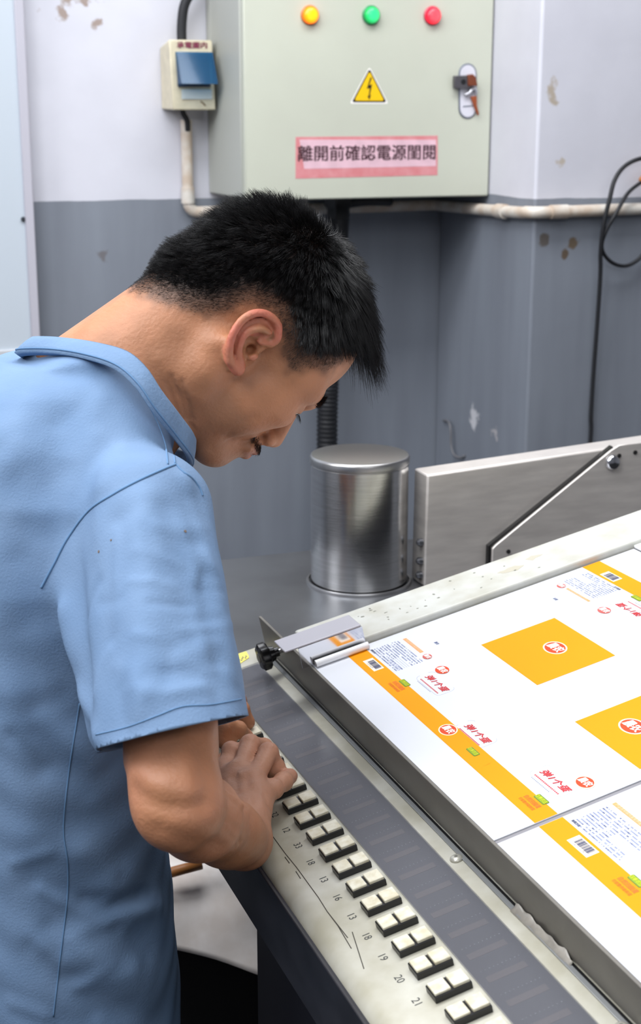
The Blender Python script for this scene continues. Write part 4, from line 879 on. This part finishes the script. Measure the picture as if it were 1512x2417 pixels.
strands('eyelash', A(lr), A(ld), rng.uniform(.006, .009, len(lr)), .00016, A([[0, 0, -.1]]), 0, hair_m, 2, .1)

# ------------------------------------------------------------------ T-shirt
sh = Field()
sh.stack([(.66, .241, MID, .128, .202), (.80, .240, MID, .125, .195), (.95, .237, MID, .119, .188), (1.10, .240, MID, .125, .190), (1.22, .243, MID, .124, .188), (1.30, .247, MID, .112, .168), (1.345, .252, MID, .098, .140), (1.392, .262, MID, .078, .100), (1.412, .27, MID, .055, .065)], .035)
HEM = AT(408, 1712, 1.235); SA = AT(352, 1212, 1.345)
for s in (1, -1):
    q = (lambda p: A(p, float)) if s < 0 else mir
    sh.cone(q((.300, 1.420, 1.364)), q((.306, 1.305, 1.286)), .062, .056, .03); sh.ell(q((.322, 1.405, 1.350)), (.058, .045, .045), None, .02)
HEMD = (HEM-SA)/np.linalg.norm(HEM-SA)
sh.cone(SA, HEM+.075*HEMD, .058, .0665, .014); sh.cone(SA+[0, .03, 0], HEM+.07*HEMD+[.004, .035, 0], .052, .060, .014)
sh.cone(AT(232, 1335, 1.37), AT(312, 1700, 1.29), .045, .040, .012); SAL = mir(SA); HL = SHL+.70*(ELL-SHL); HLD = (ELL-SHL)/np.linalg.norm(ELL-SHL); sh.cone(SAL, HL+.05*HLD, .066, .068, .03)
sh.ell((.215, MID, 1.340), (.070, .13, .055), None, .03); sh.ell((.250, MID, 1.372), (.052, .080, .032), None, .02)
# soft folds: shallow grooves and ridges
def px_path(pts): return [AT(*p) for p in pts]
def fold(pts, r, dep, op='-', k=.03):
    P = [A(p) for p in pts]
    for a, b in zip(P[:-1], P[1:]): sh.cone(a, b, r, r, k, op)
sV, sF = sh.polygonize(.0042); sV = relax(sV, sF, 2, .5)
tree = BVHTree.FromPolygons(sV.tolist(), sF.tolist())
def hit(x, y):
    r = ray(x, y); r = r/np.linalg.norm(r); p, n, i, d = tree.ray_cast(Vector(CAM), Vector(r)); return (None, None) if p is None else (A(p), A(n))
# cloth relief: displaced along the normal by fold lines seen on the shirt, falling off with distance
sN = vnormals(sV, sF); dis = np.zeros(len(sV))
def relief(pts, wid, amp):
    P = [hit(*p)[0] for p in pts]; P = [p for p in P if p is not None]
    if len(P) < 2 or max(np.linalg.norm(b-a) for a, b in zip(P[:-1], P[1:])) > .09: return
    P = spline(P, 6); d = np.full(len(sV), 9.0)
    for a, b in zip(P[:-1], P[1:]):
        ba = b-a; t = np.clip(((sV-a)@ba)/(ba@ba+1e-12), 0, 1); d = np.minimum(d, np.linalg.norm(sV-a-t[:, None]*ba, axis=1))
    global dis; dis = dis+amp*np.exp(-(d/wid)**2)
ARMH = [(97, 1388), (128, 1330), (160, 1270), (210, 1205), (270, 1165), (330, 1133), (385, 1108), (415, 1096)]
relief([(72, 1255), (95, 1340), (120, 1430), (150, 1520), (178, 1600)], .015, -.0028); relief([(40, 1330), (75, 1430), (110, 1520), (150, 1620), (172, 1690)], .015, -.0032); relief([(100, 1300), (125, 1380), (150, 1450)], .012, .002)
relief([(150, 1440), (165, 1540), (190, 1640), (230, 1740)], .010, .004)
relief([(330, 1180), (345, 1350), (340, 1500), (350, 1640)], .016, .0045); relief([(400, 1200), (430, 1350), (450, 1500)], .014, -.0035); relief([(270, 1230), (250, 1380), (255, 1500)], .014, -.003)
relief([(455, 1180), (480, 1300), (490, 1420), (520, 1560)], .012, -.004); relief([(440, 1130), (470, 1230), (495, 1330)], .008, .003)
relief([(360, 1590), (430, 1600), (520, 1590)], .008, -.0022); relief([(355, 1640), (420, 1635), (500, 1620)], .006, .0016)
relief([(120, 1010), (180, 1100), (150, 1200)], .02, -.0015); relief([(230, 1030), (190, 1110), (170, 1200)], .012, .0025); relief([(290, 1060), (240, 1140)], .012, .0025)
relief([(60, 850), (130, 880), (230, 880)], .012, -.003); relief([(40, 1500), (90, 1650), (120, 1800)], .02, -.005); relief([(20, 1650), (60, 1800), (80, 1950)], .02, .004)
relief([(250, 1830), (290, 1950), (350, 2020)], .018, -.007); relief([(200, 2010), (280, 2080), (370, 2150)], .018, .005); relief([(200, 2130), (280, 2170), (350, 2250)], .016, -.005); relief([(330, 2060), (370, 2120), (400, 2220)], .012, -.004)
relief([(60, 2100), (120, 2180), (150, 2230)], .018, -.004); relief([(170, 2260), (260, 2290), (340, 2330)], .02, .004); relief([(180, 2330), (300, 2390), (390, 2400)], .016, -.004)
fr2 = random.Random(5)
for k_ in range(34):
    x0, y0 = fr2.uniform(220, 520), fr2.uniform(1230, 1640); l_ = fr2.uniform(30, 120); a_ = fr2.choice([fr2.uniform(1.2, 1.9), fr2.uniform(-.25, .35)])
    relief([(x0, y0), (x0+l_*.5*math.cos(a_)+fr2.uniform(-8, 8), y0+l_*.5*math.sin(a_)), (x0+l_*math.cos(a_), y0+l_*math.sin(a_))], fr2.uniform(.004, .008), fr2.choice([-1, 1])*fr2.uniform(.0007, .0016))
for k_ in range(44):
    x0, y0 = fr2.uniform(0, 360), fr2.uniform(1650, 2380); l_ = fr2.uniform(60, 190); a_ = fr2.choice([fr2.uniform(.3, 1.1), fr2.uniform(-.7, .1)])
    relief([(x0, y0), (x0+l_*.5*math.cos(a_)+fr2.uniform(-10, 10), y0+l_*.5*math.sin(a_)), (x0+l_*math.cos(a_), y0+l_*math.sin(a_))], fr2.uniform(.007, .013), fr2.choice([-1, 1])*fr2.uniform(.0012, .0032))
for k_ in range(20):
    x0, y0 = fr2.uniform(0, 330), fr2.uniform(900, 1200); l_ = fr2.uniform(60, 150); a_ = fr2.uniform(1.6, 2.4)
    relief([(x0, y0), (x0+l_*.5*math.cos(a_)+fr2.uniform(-10, 10), y0+l_*.5*math.sin(a_)), (x0+l_*math.cos(a_), y0+l_*math.sin(a_))], fr2.uniform(.009, .014), fr2.choice([-1, 1])*fr2.uniform(.0005, .0011))
dis += .0012*np.sin(sV[:, 2]*55+sV[:, 0]*40)*np.sin(sV[:, 1]*48+1.0)+.0008*np.sin(sV[:, 2]*120-sV[:, 1]*90)
sV = sV+sN*dis[:, None]
# open the sleeves and the hem: clean cuts
bm = bmesh.new(); vs_ = [bm.verts.new(v) for v in sV]
for f in sF: bm.faces.new([vs_[i] for i in f])
def cut(center, nrm, rad, axis=None):
    c = Vector(center); n = Vector(nrm); fs = [f for f in bm.faces if (f.calc_center_median()-c).length < rad and (axis is None or (f.calc_center_median()-c).cross(Vector(axis)).length < .105)]
    ge = list({e for f in fs for e in f.edges}); gv = list({v for f in fs for v in f.verts})
    bmesh.ops.bisect_plane(bm, geom=fs+ge+gv, plane_co=c, plane_no=n, clear_outer=True, dist=1e-6)
up_ = HEMD+A([.0, 0, 0]); h1_, h2_, h3_ = AT(235, 1772, 1.25), AT(582, 1693, 1.265), AT(400, 1722, 1.165); hn_ = np.cross(h2_-h1_, h3_-h1_); hn_ *= -np.sign(hn_[2]); cut((h1_+h2_)/2, (hn_/np.linalg.norm(hn_)).tolist(), .26, HEMD); cut(HL, HLD.tolist(), .26, HLD)
cut((.247, MID, .690), (0, 0, -1), .6)
me = bpy.data.meshes.new('t_shirt'); bm.to_mesh(me); bm.free(); k = len(me.vertices); co = np.zeros(k*3); me.vertices.foreach_get('co', co); co = co.reshape(-1, 3)-LOC[man]; me.vertices.foreach_set('co', co.ravel())
shirt_m = mat('blue cotton jersey', (114, 139, 170), .85, 0, .25, noise=.07, scale=16, dark=(106, 132, 164), bump=.22, bscale=420)
me.materials.append(shirt_m); me.polygons.foreach_set('use_smooth', [True]*len(me.polygons)); shirt = bpy.data.objects.new('t_shirt', me); COL.objects.link(shirt); shirt.parent = man; LOC[shirt] = LOC[man]
so = shirt.modifiers.new('solid', 'SOLIDIFY'); so.thickness = .0016; so.offset = -1
tree = BVHTree.FromPolygons(sV.tolist(), sF.tolist())
seam_m = mat('seam blue', (92, 126, 162), .9)
def seam(pts, r=.0011, m=seam_m, name='seam'):
    q = []
    for p in spline([(a, b, 0) for a, b in pts], 10):
        h, n = hit(p[0], p[1])
        if h is not None and (not q or np.linalg.norm(h-q[-1]) < .05): q.append(h)
    if len(q) > 3: obj(name, *tube(q, r, 6), m, shirt, smooth=True)
seam(ARMH, .0013); seam([(415, 1096), (430, 1112), (452, 1128), (470, 1150), (478, 1170)], .0012)
seam([(413, 1094), (405, 1040), (385, 985), (355, 930), (325, 890), (300, 868)], .0010); seam([(396, 1096), (390, 1050), (372, 1000), (345, 948), (312, 902), (290, 874)], .0010)
seam([(226, 1734), (300, 1716), (370, 1690), (430, 1668), (500, 1663), (570, 1650)], .0008); seam([(188, 1660), (172, 1760), (158, 1860), (150, 1960), (160, 2040), (158, 2130), (140, 2280), (126, 2400)], .0009)
# collar band
cp = [PY(48, 830, MID), AT(112, 828, 1.440), AT(190, 838, 1.418), AT(270, 862, 1.395), AT(322, 905, 1.382), AT(362, 962, 1.383), AT(408, 1020, 1.398), AT(448, 1075, 1.425), A([.396, 1.425, 1.300]), A([.403, MID, 1.290])]
cp = cp+[mir(p)-A([0, 0, .016]) for p in cp[-2:0:-1]]
low = spline(cp, 6, closed=True); cc = low.mean(0); axn = A([.62, 0, .78])
V = []; F = []; n = len(low); prof_ = [(.004, -.004), (.0045, .004), (.0035, .012), (.0015, .019), (-.0012, .0205), (-.003, .018), (-.0025, .008), (-.004, -.004)]
for p in low:
    o_ = p-cc; o_ -= axn*np.dot(o_, axn); o_ /= np.linalg.norm(o_); upv = axn*.92-o_*(.10+.38*abs(o_[1])); upv /= np.linalg.norm(upv)
    for a_, b_ in prof_: V.append(p+o_*a_+upv*b_)
m8 = len(prof_)
for i in range(n):
    for k in range(m8): F.append([i*m8+k, i*m8+(k+1) % m8, ((i+1) % n)*m8+(k+1) % m8, ((i+1) % n)*m8+k])
obj('collar', V, [f[::-1] for f in F], mat('blue rib collar', (112, 138, 170), .85, 0, .25, bump=.3, bscale=300, noise=.05), shirt, smooth=True)
obj('collar_seam', *tube([p+A([0, 0, 0]) for p in np.vstack([low+(low-cc)/np.linalg.norm(low-cc, axis=1)[:, None]*.0048, low[:1]+(low[:1]-cc)/np.linalg.norm(low[0]-cc)*.0048])], .0010, 6), seam_m, shirt, smooth=True)
# ------------------------------------------------------------------ trousers and shoes
tr_ = Field(); tr_.stack([(.80, .240, MID, .100, .150), (.90, .24, MID, .098, .148), (.98, .24, MID, .096, .144)], .02); tr_.ell((.238, MID, .82), (.098, .150, .07), None, .02)
for s in (1, -1):
    q = (lambda p: A(p, float)) if s < 0 else mir
    tr_.cone(q((.238, 1.382, .80)), q((.245, 1.367, .47)), .080, .072, .02); tr_.cone(q((.245, 1.362, .47)), q((.20, 1.362, .10)), .074, .066, .03)
tV, tF = tr_.polygonize(.010); fast_mesh('trousers', tV, tF, mat('charcoal trousers', (40, 42, 50), .85), man)
for s in (1, -1):
    q = (lambda p: A(p, float)) if s < 0 else mir
    sf_ = Field(); sf_.cone(q((.165, 1.362, .048)), q((.33, 1.352, .040)), .043, .040, .02); sf_.ell(q((.19, 1.362, .085)), (.055, .045, .05), None, .02)
    sf_.ell(q((.25, 1.36, -.06)), (.5, .5, .06), None, .004, '-'); v_, f_ = sf_.polygonize(.007); v_[:, 2] = np.maximum(v_[:, 2], .001)
    fast_mesh('shoe', v_, f_, mat('dark shoe', (30, 29, 30), .6), man)

for x_, y_, r_ in ((233, 1302, .0014), (437, 1254, .0014), (262, 1275, .0011)):
    h, n = hit(x_, y_)
    if h is not None: obj('stain_speck', *lathe([(r_, 0), (r_*.9, .0004)], h, n, 8), mat('brown speck', (112, 98, 88), .9), shirt)
